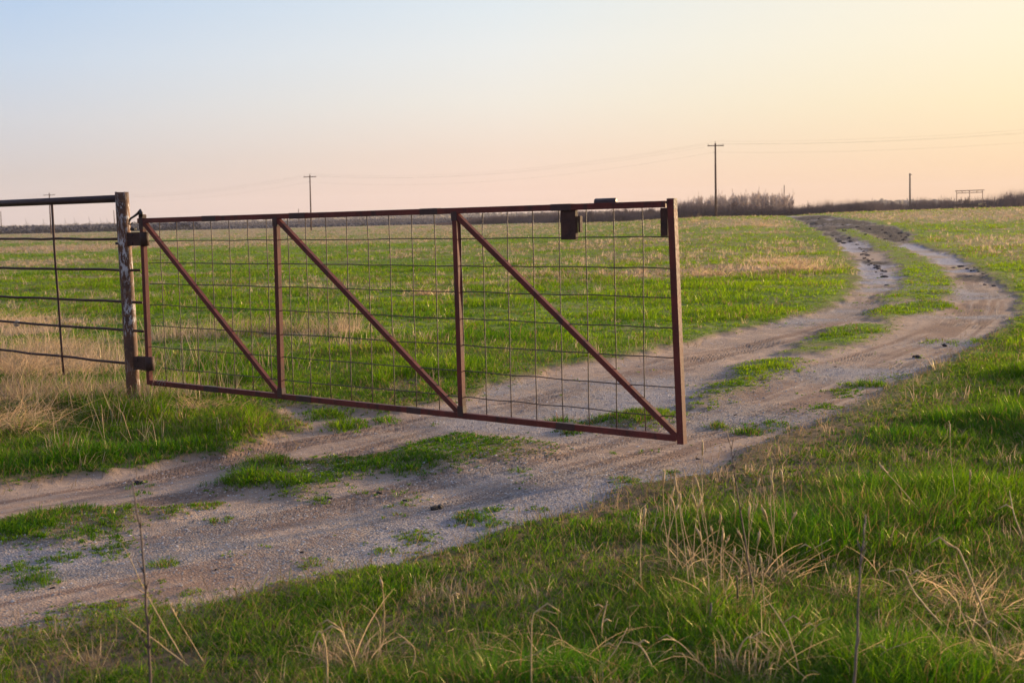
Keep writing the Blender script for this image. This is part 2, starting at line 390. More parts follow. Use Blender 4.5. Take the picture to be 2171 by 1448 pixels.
for P in MEDP:
    lo = P.min(0)-1.5; hi = P.max(0)+1.5
    k = (fx > lo[0]) & (fx < hi[0]) & (fy > lo[1]) & (fy < hi[1])
    sd_med[k] = np.minimum(sd_med[k], seg_sdf(fx[k], fy[k], P))
sd_med_w = sd_med-.09+W1*np.clip(.2+fy*.01, .2, .6)*.8
tuft = np.zeros(fx.shape)
for c, r in TUFT:
    r = r*.62
    k = (abs(fx-c[0]) < r*4) & (abs(fy-c[1]) < r*6)
    d = np.hypot(fx[k]-c[0], (fy[k]-c[1])/1.5)/r
    tuft[k] = np.maximum(tuft[k], 1-ss(.3, 1.3, d+W1[k]*1.0))
road = 1-ss(-.10, .12, sd_road_w)                     # 1 inside the bare track
med = 1-ss(-.24, .14, sd_med_w)
# coverage of living grass
n_a = fbm(fx*.9, fy*.9, 41, 4); n_b = fbm(fx*3.3, fy*3.3, 45, 3); n_c = fbm(fx*.22, fy*.22, 51, 4)
cover = (1-road)*(.35+.3*ss(9, 14, fy)+(.65-.3*ss(9, 14, fy))*ss(.30, .52, n_a*.6+n_b*.4))
edge = ss(0, .9, sd_road_w)
nearside = (fy < 9.5) & (sd_road > 0) & (fx > -6) & (fy < 6.2+np.clip(fx, -9, 9)*2.2)
cover = np.where(nearside, (1-road)*(.62+.38*ss(.42, .60, n_a*.35+fbm(fx*2.1, fy*2.1, 47, 3)*.65-.07*(1-edge)+.07*ss(5.2, 4.2, fy))), cover)
spars = ss(.63, .74, n_b*.65+n_a*.35)*.4*(fy < 40)
cover = cover*np.where(nearside, .42+.58*ss(-.05, .9, sd_road_w+(n_b-.5)*1.2), .55+.45*ss(-.05, .45, sd_road_w))
cover = np.where((fx < -.8) & (fy < 13), cover*(.35+.65*ss(.36, .5, n_b*.7+n_a*.3)), cover)
cover = np.maximum(cover, med**1.2*(.5+.5*ss(.32, .5, n_b))); cover = np.maximum(cover, tuft*.9*(fy < 60)); cover = np.maximum(cover, road*spars)
mud = np.zeros(fx.shape)
for c, a, b in MUD:
    mud = np.maximum(mud, 1-ss(.5, 1.25, np.hypot((fx-c[0])/a, (fy-c[1])/b)+W1*.9))
mud = mud*road*(1-med*.9)
cover = cover*(1-mud*.95)
straw = np.zeros(fx.shape)
for c, a, b, w in STRAW:
    straw = np.maximum(straw, w*(1-ss(.35, 1.2, np.hypot((fx-c[0])/a, (fy-c[1])/b)+(n_a-.5)*.9+(n_b-.5)*.6)))
straw = np.maximum(straw, ss(.57, .68, n_c*.6+n_a*.4)*.75*ss(18, 40, fy))
edge_far = np.clip(ss(90, 190, fy)*(1-ss(-.02, .12, fx/fy)*.35), 0, 1)
straw = np.maximum(straw, edge_far*.8*ss(.30, .50, n_a*.5+n_c*.5))
straw = np.clip(straw, 0, 1)*(1-med)*(1-(1-ss(.2, 1.6, sd_road))*(sd_road > -.3)*.8)
straw = np.maximum(straw, np.where(nearside, ss(.56, .68, n_c*.3+n_b*.7)*.5, 0))
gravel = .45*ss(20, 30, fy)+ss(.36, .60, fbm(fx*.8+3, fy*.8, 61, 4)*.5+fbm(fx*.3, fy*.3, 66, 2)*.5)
# ruts: lateral coordinate measured from the near edge of the track
lat = np.abs(sd_road)
cl = seg_sdf(fx[near], fy[near], ROADP) if False else None
streak = np.zeros(fx.shape); tread = np.zeros(fx.shape)
TR = [[(0, 1110), (200, 1075), (420, 1035), (640, 985), (800, 942), (980, 892), (1180, 830), (1380, 775), (1560, 735), (1720, 700), (1800, 675), (1850, 640), (1872, 605)],
      [(0, 1280), (250, 1230), (500, 1180), (760, 1120), (1000, 1060), (1200, 1000), (1400, 952), (1560, 905), (1750, 830), (1900, 760), (2010, 715), (2075, 670), (2090, 630), (2060, 590), (2010, 555)],
      [(0, 1190), (300, 1140), (620, 1080), (900, 1015), (1180, 950), (1420, 885), (1600, 830), (1780, 765), (1930, 715), (2020, 680), (2050, 640)],
      [(0, 1060), (300, 1010), (600, 935), (820, 900), (1080, 850), (1300, 800), (1460, 765), (1620, 720), (1750, 690), (1820, 655)]]
TRW = [.19, .22, .16, .15]
for path, wd in zip(TR, TRW):
    P = poly(path); acc = np.full(fx.shape, 9.); sacc = np.zeros(fx.shape); s0 = 0
    k = near & (fy < 45) & (fx > -7)
    X, Y = fx[k], fy[k]; best = np.full(X.shape, 9.); bs = np.zeros(X.shape)
    for i in range(len(P)-1):
        a, b = P[i], P[i+1]; d = b-a; L = math.hypot(*d)
        t = np.clip(((X-a[0])*d[0]+(Y-a[1])*d[1])/L**2, 0, 1); q = (X-a[0]-t*d[0])*(-d[1]/L)+(Y-a[1]-t*d[1])*d[0]/L
        dist = np.hypot(X-a[0]-t*d[0], Y-a[1]-t*d[1]); up = dist < best
        best[up] = dist[up]; bs[up] = (s0+t[up]*L); qq = np.where(up, q, 0)
        if i == 0: lq = q.copy()
        else: lq[up] = q[up]
        s0 += L
    inside = 1-ss(wd*.85, wd*1.15, best+(n_b[k]-.5)*.12)
    pat = ss(.35, .5, vn(bs*.5, lq*22, 71))*.6+.4*(np.sin(bs*75+np.abs(lq)*70) > .1)
    rib = (np.abs(np.sin(lq/wd*math.pi*2.2)) > .35)
    vis = ss(.42, .58, fbm(X*.7, Y*.7, 77, 2))
    tread[k] = np.maximum(tread[k], inside*vis*pat*rib*(1-ss(12, 26, Y)*.6))
    streak[k] = np.maximum(streak[k], (1-ss(wd*.6, wd*2.2, best))*ss(.4, .62, vn(bs*.6, lq*16, 79)))
green = np.clip(1-straw*1.05, 0, 1)
far = ss(25, 90, fy)*.85+.0
far = far*(1-road*(1-med))
far = np.maximum(far, cover*(1-road*(1-med))*(.25+.5*ss(8, 14, fy)))
GZ = terrain(fx, fy)
GZ = GZ-road*.035*(1-med)*(fy < 120)-tread*(.004+.008*ss(9, 18, fy))+(n_b-.5)*.02*road*(fy < 40)
GZ = GZ+mud*(fbm(fx*2.2, fy*1.1, 87, 3)-.45)*.13*(fy > 25)
GZ = GZ+(fbm(fx*7, fy*7, 88, 3)-.5)*.03*(1-road)*(fy < 40)
lowres = dict(cover=cover, straw=straw, z=GZ, road=road, na=n_a, nb=n_b, sd=sd_road, med=med)
lowres = {k_: v.reshape(NR, NC) for k_, v in lowres.items()}
def lookup(X, Y, *names):
    u = X/Y; ci = np.interp(u, us, np.arange(NC)); t = Y**-pw; ri = np.interp(-t, -tt, np.arange(NR))
    c0 = np.clip(ci.astype(int), 0, NC-2); r0 = np.clip(ri.astype(int), 0, NR-2); fc = ci-c0; fr = ri-r0
    res = []
    for nme in names:
        A = lowres[nme]
        res.append((A[r0, c0]*(1-fc)+A[r0, c0+1]*fc)*(1-fr)+(A[r0+1, c0]*(1-fc)+A[r0+1, c0+1]*fc)*fr)
    return res
# faces: those in the bare track go into the road object, the others into the ground object
VI = np.arange(NR*NC).reshape(NR, NC)
Q = np.stack([VI[:-1, :-1], VI[:-1, 1:], VI[1:, 1:], VI[1:, :-1]], -1).reshape(-1, 4)
rq = road[Q].mean(1) > .5
V = np.stack([fx, fy, GZ], 1)
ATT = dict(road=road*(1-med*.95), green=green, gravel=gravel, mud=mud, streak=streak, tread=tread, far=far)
def sub(name, Qs, extraV=None, extraQ=None):
    u_, inv = np.unique(Qs, return_inverse=True); inv = inv.reshape(-1, 4); VV = V[u_]; at = {k_: a[u_] for k_, a in ATT.items()}
    if extraV is not None:
        inv = np.vstack([inv, np.asarray(extraQ)+len(VV)]); VV = np.vstack([VV, extraV])
        at = {k_: np.concatenate([a, np.full(len(extraV), .5 if k_ == 'green' else 0.)]) for k_, a in at.items()}
    return npmesh(name, VV, quads=inv, mats=[GROUND], attrs=at, smooth=True)
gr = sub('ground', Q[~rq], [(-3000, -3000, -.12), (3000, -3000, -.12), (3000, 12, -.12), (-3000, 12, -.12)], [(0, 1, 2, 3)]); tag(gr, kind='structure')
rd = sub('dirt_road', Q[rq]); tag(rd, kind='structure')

# ------------------------------------------------------------------ grass
def blades(name, X, Y, Z, L, Wd, az, lean, curl, colr, label, cat):
    n = len(X); dx, dy = np.cos(az), np.sin(az)
    ra = az+np.pi/2+RS.uniform(-.9, .9, n); wx, wy = np.cos(ra)*Wd/2, np.sin(ra)*Wd/2
    V = np.empty((n, 5, 3)); h1 = .52
    mx = X+dx*L*lean*h1*.8; my = Y+dy*L*lean*h1*.8; mz = Z+L*h1*np.sqrt(np.clip(1-(lean*.8)**2, .05, 1))
    lean2 = np.clip(lean+curl, 0, 1.25); tx = mx+dx*L*(1-h1)*np.sin(lean2*1.3); ty = my+dy*L*(1-h1)*np.sin(lean2*1.3); tz = mz+L*(1-h1)*np.cos(lean2*1.3)
    V[:, 0] = np.stack([X-wx, Y-wy, Z-.01], 1); V[:, 1] = np.stack([X+wx, Y+wy, Z-.01], 1)
    V[:, 2] = np.stack([mx-wx*.85, my-wy*.85, mz], 1); V[:, 3] = np.stack([mx+wx*.85, my+wy*.85, mz], 1)
    V[:, 4] = np.stack([tx, ty, np.maximum(tz, Z+.004)], 1)
    b = np.arange(n)[:, None]*5
    c4 = np.ones((n, 5, 4)); c4[:, :, :3] = colr[:, None, :]
    o = npmesh(name, V.reshape(-1, 3), quads=b+np.array([[0, 1, 3, 2]]), tris=b+np.array([[2, 3, 4]]), mats=[GRASS], attrs=dict(col=c4.reshape(-1, 4)))
    tag(o, label, cat, kind='stuff'); return o
def sample(n, d0, d1, umax=.47, p=1.0):
    """points in the wedge; p=1 gives a number density falling like 1/D^2"""
    a = RS.uniform(0, 1, n); e = 2-2*p
    D = d0*(d1/d0)**a if abs(e) < 1e-6 else (d0**e+a*(d1**e-d0**e))**(1/e)
    u = RS.uniform(-umax, umax, n); return u*D, D
def lerp(a, b, t): return np.asarray(a)[None]*(1-t[:, None])+np.asarray(b)[None]*t[:, None]
# living grass, in tufts
def make_grass(nt, per, d0, d1, p, wk, name='grass', label=None, lscale=1., spread=1., um=.54):
    X, D = sample(nt, d0, d1, p=p, umax=um)
    cov, st, na, nb, sd, me_ = lookup(X, D, 'cover', 'straw', 'na', 'nb', 'sd', 'med')
    keep = RS.uniform(0, 1, nt) < np.clip(cov*(1-st*.72), 0, 1); X, D, cov, st, na, nb, sd, me_ = [q[keep] for q in (X, D, cov, st, na, nb, sd, me_)]
    vig = vn(X*1.7, D*1.7, 91)*.5+vn(X*.6, D*.6, 95)*.5
    size = (.04+.14*ss(.35, .75, vig)**1.3)*(.5+.5*cov)*RS.uniform(.7, 1.3, len(X))
    size = size*(.55+.45*ss(0, 1.0, np.where(sd > 0, sd, 1))); ns = (X > -6) & (D < 6.2+np.clip(X, -9, 9)*2.2) & (D < 13); size *= np.where(ns, .62+.35*ss(.55, .75, vig), 1)
    size *= np.where((sd > -3) & (sd < .25), .32+.24*ss(.3, .95, cov), 1.)
    lf = (X < -1.2) & (D > 7.5) & (D < 11.5); size *= np.where(lf, 1.3, 1)
    size *= lscale
    hue = (vn(X*.8, D*.8, 99)*.55+RS.uniform(0, 1, len(X))*.3+.3*vn(X*3, D*3, 97)-.12+.7*(fbm(X*.45, D*.45, 93, 3)-.5))*(.60+.40*ss(8, 15, D))
    k = np.repeat(np.arange(len(X)), per); n = len(k)
    r = np.abs(RS.normal(0, 1, n))*size[k]*.38*spread; a = RS.uniform(0, 6.283, n)
    x = X[k]+np.cos(a)*r; y = D[k]+np.sin(a)*r; z, = lookup(x, y, 'z')
    L = size[k]*RS.uniform(.55, 1.25, n); az = a+RS.normal(0, .7, n)
    lean = np.clip(.16+.5*r/(size[k]*.3+1e-6)*RS.uniform(.3, 1, n)+RS.exponential(.18, n)+.25*((sd[k] > -3) & (sd[k] < .1)), .03, .97); curl = RS.uniform(0, .8, n)
    W = wk(y)*RS.uniform(.7, 1.3, n)
    h = np.clip(hue[k]*(1-.3*ss(12, 30, y))+.19*ss(12, 30, y)+RS.normal(0, .16, n), 0, 1)
    side = ss(0, .25, x/y)*ss(10, 30, y)*.5  # yellow backlight on the far right-hand grass, put into the blade colour
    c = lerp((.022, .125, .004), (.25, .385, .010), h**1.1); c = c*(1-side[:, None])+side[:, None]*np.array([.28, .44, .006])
    dry = (RS.uniform(0, 1, n) < (.05+.15*(vn(x*2, y*2, 103) > .6))+.35*st[k]); c[dry] = lerp((.30, .235, .12), (.22, .12, .06), RS.uniform(0, 1, n))[dry]
    c *= RS.uniform(.6, 1.3, n)[:, None]
    return blades(name, x, y, z, L, W, az, lean, curl, c, label, 'grass')
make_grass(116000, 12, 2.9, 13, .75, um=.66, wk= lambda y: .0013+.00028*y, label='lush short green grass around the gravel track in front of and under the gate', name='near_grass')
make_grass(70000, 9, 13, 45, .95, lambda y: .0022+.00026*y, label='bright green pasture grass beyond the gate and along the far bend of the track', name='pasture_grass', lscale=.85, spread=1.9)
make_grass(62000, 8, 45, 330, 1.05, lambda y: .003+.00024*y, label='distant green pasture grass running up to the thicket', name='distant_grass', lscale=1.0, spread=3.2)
# straw coloured dead grass
def make_straw(nt, per, d0, d1, p, wk, name, label, ls=1.):
    X, D = sample(nt, d0, d1, p=p)
    st, sd, cov = lookup(X, D, 'straw', 'sd', 'cover')
    keep = RS.uniform(0, 1, nt) < np.clip(st**1.2*1.1*(sd > .05)+.012*(sd > .1), 0, 1); X, D, st, sd, cov = [q[keep] for q in (X, D, st, sd, cov)]
    size = (.06+.12*vn(X*.9, D*.9, 111))*RS.uniform(.6, 1.5, len(X))*ls
    lf = (X < -1.9) & (D > 8.5) & (D < 19); size *= np.where(lf, 2.4, 1)
    k = np.repeat(np.arange(len(X)), per); n = len(k)
    r = np.abs(RS.normal(0, 1, n))*size[k]*.35; a = RS.uniform(0, 6.283, n)
    x = X[k]+np.cos(a)*r; y = D[k]+np.sin(a)*r; z, = lookup(x, y, 'z')
    L = size[k]*RS.uniform(.5, 1.5, n); az = a+RS.normal(0, 1.0, n)
    lean = np.clip(RS.beta(2.2, 1.8, n)*1.1, .02, .97); curl = RS.uniform(0, 1.2, n)
    W = wk(y)*RS.uniform(.6, 1.2, n); t = np.clip(vn(X*.7, D*.7, 115)[k]*.6+RS.uniform(0, 1, n)*.5, 0, 1)
    c = lerp((.27, .195, .125), (.62, .51, .37), t)*RS.uniform(.6, 1.2, n)[:, None]
    return blades(name, x, y, z, L, W, az, lean, curl, c, label, 'dry grass')
make_straw(30000, 12, 2.9, 20, .75, lambda y: .0010+.00022*y, 'dry_grass', 'tangled straw coloured dead grass round the rusty fence post and in the near pasture')
make_straw(40000, 9, 20, 380, 1.0, lambda y: .002+.00024*y, 'distant_dry_grass', 'pale bands of dead grass across the far pasture')
# fallen litter and low leaves between the blades, lying nearly flat
def make_litter(nt, name='thatch', label='flat brown dead thatch lying on the bare soil between the grass tufts', cat='thatch', green_=False):
    X, D = sample(nt, 2.9, 16, p=.85, umax=.62); sd, cov, z = lookup(X, D, 'sd', 'cover', 'z')
    keep = (sd > -.3) & (RS.uniform(0, 1, nt) < np.where(sd > 0, .9, .12)*(np.clip(cov*1.25-.35*vn(X*2.3, D*2.3, 133), 0, 1)*ss(-.1, .8, sd+(vn(X*3, D*3, 137)-.5)) if green_ else 1)); X, D, z = X[keep], D[keep], z[keep]; n = len(X)
    c = lerp((.09, .07, .035), (.36, .28, .15), RS.uniform(0, 1, n)**1.5) if not green_ else lerp((.02, .10, .004), (.17, .31, .01), RS.uniform(0, 1, n)**1.2)
    blades(name, X, D, z+.006, RS.uniform(.03, .13, n), (.0010+.00022*D), RS.uniform(0, 6.28, n), RS.uniform(.7, 1.15, n), RS.uniform(.0, .15, n), c, label, cat)
make_litter(105000)
make_litter(230000, 'short_grass', 'thin short green grass sprouting low between the larger tufts of the foreground', 'grass', True)
# gravel stones
def make_stones(n0):
    X, D = sample(n0, 3.6, 34, p=.9, umax=.42); rdv, z, me_ = lookup(X, D, 'road', 'z', 'med')
    gv = ss(.36, .60, fbm(X*.8+3, D*.8, 61, 4)*.5+fbm(X*.3, D*.3, 66, 2)*.5)
    keep = (rdv > .4) & (RS.uniform(0, 1, n0) < .12+.88*gv); X, D, z, gv = X[keep], D[keep], z[keep], gv[keep]; n = len(X)
    s = .0018*np.exp(RS.normal(.2, .45, n))*(1+D*.05); s = np.minimum(s, .011)
    ax = RS.uniform(.7, 1.4, (n, 3))*s[:, None]; ax[:, 2] *= .6; th = RS.uniform(0, 6.28, n)
    base = np.array([[1, 0, 0], [0, 1, 0], [-1, 0, 0], [0, -1, 0], [0, 0, 1]], float)
    Vv = base[None]*ax[:, None, :]+RS.normal(0, .15, (n, 5, 3))*s[:, None, None]
    c, sn = np.cos(th)[:, None], np.sin(th)[:, None]; x = Vv[:, :, 0]*c-Vv[:, :, 1]*sn; y = Vv[:, :, 0]*sn+Vv[:, :, 1]*c
    Vv[:, :, 0] = x+X[:, None]; Vv[:, :, 1] = y+D[:, None]; Vv[:, :, 2] += z[:, None]
    b = np.arange(n)[:, None]*5
    T = np.concatenate([b+np.array([[i, (i+1) % 4, 4]]) for i in range(4)])
    t = RS.uniform(0, 1, n)**.8; cc = lerp((.12, .11, .105), (.56, .53, .51), t); w = RS.uniform(0, 1, n) < .3; cc[w] = lerp((.30, .2, .14), (.48, .38, .28), t)[w]
    c4 = np.ones((n, 5, 4)); c4[:, :, :3] = cc[:, None, :]
    o = npmesh('gravel', Vv.reshape(-1, 3), tris=T, mats=[STONE], attrs=dict(col=c4.reshape(-1, 4)))
    tag(o, 'small pale grey gravel stones strewn over the track', 'gravel', kind='stuff')
make_stones(520000)

# ------------------------------------------------------------------ the gate
DL, RATIO = 11.2, 1.36
GA = atY(312, 640, DL); GB = atY(1436, 680, DL/RATIO)
ge = GB-GA; ge[2] = 0; GL = np.hypot(ge[0], ge[1]); ge = ge/GL; gn = np.array([ge[1], -ge[0], 0])   # gn points to the camera side
if gn@(-GA) < 0: gn = -gn
def gp(px, py, off=0.):
    d = ray(px, py); o = np.array([0, 0, H]); t = (gn@(GA-o))/(gn@d); return o+t*d+gn*off
def GS(s, z, off=0.): return np.array([GA[0], GA[1], 0])+ge*s+np.array([0, 0, z])+gn*off
gate = empty('farm_gate', tuple(GS(0, 0))); gate.location.z = float(terrain(GS(0, 0)[0], GS(0, 0)[1]))
tag(gate, 'long red brown steel gate with wire mesh and three diagonal braces hanging over the track', 'gate')
TW = .038
TL, TRr, BR, BL = (304, 468), (1425, 433), (1447, 927), (318, 808)
nrm = tuple(gn)
MB().square(gp(295, 468.5), gp(1414, 433), TW, TW, nrm).build('top_rail', PAINT, gate)
MB().square(gp(322, 811), gp(1436, 928.5), TW, TW, nrm).build('bottom_rail', PAINT, gate)
MB().square(gp(302, 455), gp(318, 815), TW, TW, nrm).build('hinge_stile', PAINT, gate)
MB().square(gp(1424.5, 422), gp(1446, 941), .044, .044, nrm).build('latch_stile', PAINT, gate)
MB().square(gp(586, 465), gp(597, 838), TW, TW, nrm).build('upright', PAINT, gate)
MB().square(gp(966, 453), gp(980, 876), TW, TW, nrm).build('upright', PAINT, gate)
for a, b in (((306, 472), (592, 835)), ((590, 467), (972, 872)), ((968, 456), (1440, 928))):
    MB().square(gp(*a), gp(*b), .034, .034, nrm).build('diagonal_brace', PAINT, gate)
# mesh of round wires behind the frame
WR = .0034; OFF = -.012
tops = lambda s: 1.452+.018*max(0, (s-3.4)/1.4)
hz = [((313, 511), (1420, 502.5)), ((314, 557.6), (1421, 569)), ((315, 601.4), (1423, 631)), ((316, 646.5), (1425, 696.6)), ((317, 690.9), (1428, 760.8)), ((317, 735), (1431, 823.4)), ((345, 781.4), (1433, 885.3))]
for a, b in hz:
    p, q = gp(*a), gp(*b); pts = []
    for i in range(25):
        t = i/24; pts.append(p*(1-t)+q*t+gn*(OFF+random.uniform(-.002, .002))+np.array([0, 0, random.uniform(-.004, .004)]))
    MB().tube(pts, WR, 6).build('mesh_wire', WIREM, gate, True)
botz = lambda s: .187-.073*s/GL
for k_ in range(1, 24):
    s = -.012+k_*GL/24.05; lean = .012
    pts = []
    for i in range(9):
        t = i/8; z = (tops(s)-.005)*(1-t)+(botz(s)+.01)*t
        pts.append(GS(s-.018+.022*t*0+random.uniform(-.003, .003)+.0*t, z, OFF-.006+random.uniform(-.002, .002)))
    if k_ in (8, 16): pts = [p+ge*.02 for p in pts]
    MB().tube(pts, WR, 6).build('mesh_wire', WIREM, gate, True)
def sleeve(px0, px1, railA, railB, m=BAND):
    p, q = gp(*railA), gp(*railB)
    def at(px):
        lo, hi = 0., 1.
        for i in range(30):
            mm = (lo+hi)/2
            if pix(p*(1-mm)+q*mm)[0] < px: lo = mm
            else: hi = mm
        return p*(1-lo)+q*lo
    MB().square(at(px0), at(px1), TW+.004, TW+.004, nrm).build('primer_patch', m, gate)  # dark primer touch-up on the rail, built as a thin raised skin
for a, b in ((432, 461), (617, 650), (894, 931), (1171, 1214)): sleeve(a, b, (295, 468.5), (1414, 433))
for a, b in ((436, 467), (632, 664), (866, 896), (1183, 1222)): sleeve(a, b, (322, 811), (1436, 928.5))
for (x0, y0), (x1, y1) in (((585.6, 461), (586.6, 480)), ((596.5, 822), (597.3, 842)), ((965.6, 449), (966.4, 468)), ((979, 860), (980.2, 882)), ((302, 456), (303, 486)), ((1424.4, 421), (1425, 444))):
    MB().square(gp(x0, y0), gp(x1, y1), TW+.010, TW+.005, nrm).build('weld_patch', BAND, gate)
# hinge plates with collars round the fence post
def hinge(z, px0):
    h = MB(); ps = GS(-.0, z)
    h.box(GS(-.105, z, .022), ge*.17, gn*.010, (0, 0, .105)); h.box(GS(-.105, z, -.022), ge*.17, gn*.010, (0, 0, .105))
    pl = h.build('hinge_plate', RUSTPL, gate, bevel=.002)
    c = MB().tube([GS(.002, z-.055), GS(.002, z+.055)], .036, 16, up=tuple(gn)); c.build('hinge_sleeve', RUSTPL, gate, True)
    for dz in (-.03, .03):
        MB().tube([GS(-.12, z+dz, .026), GS(-.12, z+dz, .036)], .009, 6).build('bolt', IRON, gate)
    return pl
ZH1, ZH2 = gp(292, 507)[2], gp(305, 770)[2]
hinge(ZH1, 0); hinge(ZH2, 0)
# black binder lever on the top corner
lv = MB(); 
def lp(px, py, off=.03): return gp(px, py, off)
lv.tube([lp(303, 458), lp(306, 452), lp(304, 446), lp(299, 453), lp(291, 459), lp(283, 464), lp(281, 469)], [.012, .013, .011, .011, .009, .009, .007], 8)
lv.tube([lp(303, 446), lp(307, 452), lp(309, 458)], [.01, .011, .006], 8)
lv.tube([lp(281, 470), lp(280, 476), lp(284, 476), lp(288, 472)], [.006, .006, .006, .004], 6)
lv.build('lever', LEVER, gate, True)
MB().box(gp(283, 486, 0), ge*.05, gn*.03, (0, 0, .02)).build('lever_bracket', LEVER, gate, bevel=.003)
# latch channels and slide tube
def plate(px0, px1, py0, py1, off, dep, name, m=RUSTPL):
    a, b, c = gp(px0, py0), gp(px1, py0), gp((px0+px1)/2, py1); w = np.linalg.norm((b-a)[:2]); h = a[2]-c[2]
    ce = (a+b)/2; MB().box((ce[0]+gn[0]*off, ce[1]+gn[1]*off, ce[2]-h/2), ge*w, gn*dep, (0, 0, h)).build(name, m, gate, bevel=.003)
plate(1190, 1221, 446, 508, -.005, .03, 'latch_channel'); plate(1222, 1226, 458, 493, -.03, .03, 'latch_flange')
plate(1401, 1416, 441, 501, -.012, .04, 'latch_channel')
MB().tube([gp(1257, 428.5, -.03), gp(1299, 427, -.03)], .020, 14).build('slide_tube', m_flat('slide_grey', (.07, .05, .055), .5), gate, True)
MB().tube([gp(1419, 429, .028), gp(1419.4, 429.3, .036)], .008, 10).build('bolt', BAND, gate)
# twist of bare wire on the bottom rail
tw = MB(); p = gp(345, 812)
for j in range(3):
    c_ = gp(338+j*6, 812.5); tw.tube([c_+gn*.023*math.cos(a)+np.array([0, 0, .024])*math.sin(a)+ge*.004*a for a in np.linspace(0, 6.6, 12)], .0022, 5)
tw.build('wire_tie', PALEW, gate, True)

# ------------------------------------------------------------------ the pipe fence
post_c = GS(-.215, 0)
def on_plane(px, py, P0, e):
    n = np.array([e[1], -e[0], 0]); d = ray(px, py); o = np.array([0, 0, H]); return o+d*((n@(P0-o))/(n@d))
fw2 = np.array([1., 0, 0])
pt = atY(258, 408, post_c[1]); pb = atY(285.5, 852, post_c[1])
fence = empty('pipe_fence', (float(pb[0]), float(pb[1]), float(terrain(pb[0], pb[1]))))
tag(fence, 'rusty pipe fence with peeling end post and thin horizontal rods left of the gate', 'fence')
pm = MB(); n = 28; R_ = .0535; P0, P1 = Vector(pb)-Vector((0, 0, .25))-(Vector(pt)-Vector(pb)).normalized()*0, Vector(pt)
axis = (P1-P0); rings = 40; u_ = Vector((1, 0, 0)); w_ = Vector((0, 1, 0))
for i in range(rings+1):
    t = i/rings; c_ = P0+axis*t
    for k_ in range(n):
        a = 2*math.pi*k_/n; rr = R_*(1+.012*math.sin(3*a+i*.35)+random.uniform(-.006, .006)); top = (random.uniform(-.006, .006) if i == rings else 0)
        pm.v.append(c_+u_*math.cos(a)*rr+w_*math.sin(a)*rr+Vector((0, 0, top)))
for i in range(rings):
    for k_ in range(n):
        k2 = (k_+1) % n; pm.f.append((i*n+k_, i*n+k2, (i+1)*n+k2, (i+1)*n+k_))
b0 = len(pm.v)
for k_ in range(n):
    a = 2*math.pi*k_/n; pm.v.append(P1+(u_*math.cos(a)+w_*math.sin(a))*(R_-.007))
for k_ in range(n):
    a = 2*math.pi*k_/n; pm.v.append(P1-axis.normalized()*.3+(u_*math.cos(a)+w_*math.sin(a))*(R_-.007))
for k_ in range(n):
    k2 = (k_+1) % n; pm.f.append((rings*n+k_, rings*n+k2, b0+k2, b0+k_)); pm.f.append((b0+k_, b0+k2, b0+n+k2, b0+n+k_))
pm.build('post', POST, fence, True)
fe = atY(0, 600, post_c[1]*1.125)-post_c; fe[2] = 0; fe /= np.hypot(*fe[:2]); fP = np.array([post_c[0], post_c[1], 0])
def fp(px, py): return on_plane(px, py, fP, fe)
def ext(a, b, k_): return a+(a-b)*k_
a, b = fp(0, 432), fp(250, 421.5); MB().tube([ext(a, b, 2.2), a, b], .030, 18).build('top_rail', IRON, fence, True)
rods = [((0, 507), (250, 507)), ((0, 568), (297, 573.3)), ((0, 629), (301, 641.5)), ((0, 681.5), (305, 703.5)), ((0, 742), (268, 770.5))]
for (p, q) in rods:
    a, b = fp(*p), fp(*q); pts = [ext(a, b, 2.)]+[a*(1-t)+b*t+np.array([0, 0, random.uniform(-.004, .004)]) for t in np.linspace(0, 1, 9)]
    MB().tube(pts, .0105, 8).build('rod', ROD, fence, True)
fnn = np.array([fe[1], -fe[0], 0]); fnn = fnn if fnn@(-fP) > 0 else -fnn
st = [fp(113, 434), fp(119, 540), fp(127, 640), fp(133, 730), fp(138, 795)]
MB().tube([p+fnn*.012 for p in st], .0105, 8).build('stay', ROD, fence, True)
a = fp(1, 432); far_a = a+fe*2.4
MB().tube([(far_a[0], far_a[1], -.3), (far_a[0], far_a[1], 1.62)], .052, 20).build('post', POST, fence, True)
kn = MB(); c_ = fp(38, 685.5)
for j in range(5):
    ax_ = fe*(.012*(j-2)); r_ = .016+.006*(2-abs(j-2))
    kn.tube([c_+ax_+fnn*r_*math.cos(t)+np.array([0, 0, r_])*math.sin(t)+fe*.004*t for t in np.linspace(0, 6.4, 12)], .0035, 6)
kn.build('wire_knot', PALEW, fence, True)
kb = MB().tube([Vector(pt)*.58+Vector(pb)*.42+Vector((-.055, -.02, .30)), Vector(pt)*.58+Vector(pb)*.42+Vector((-.07, -.03, .30))], .010, 8).build('weld_nub', BAND, fence)

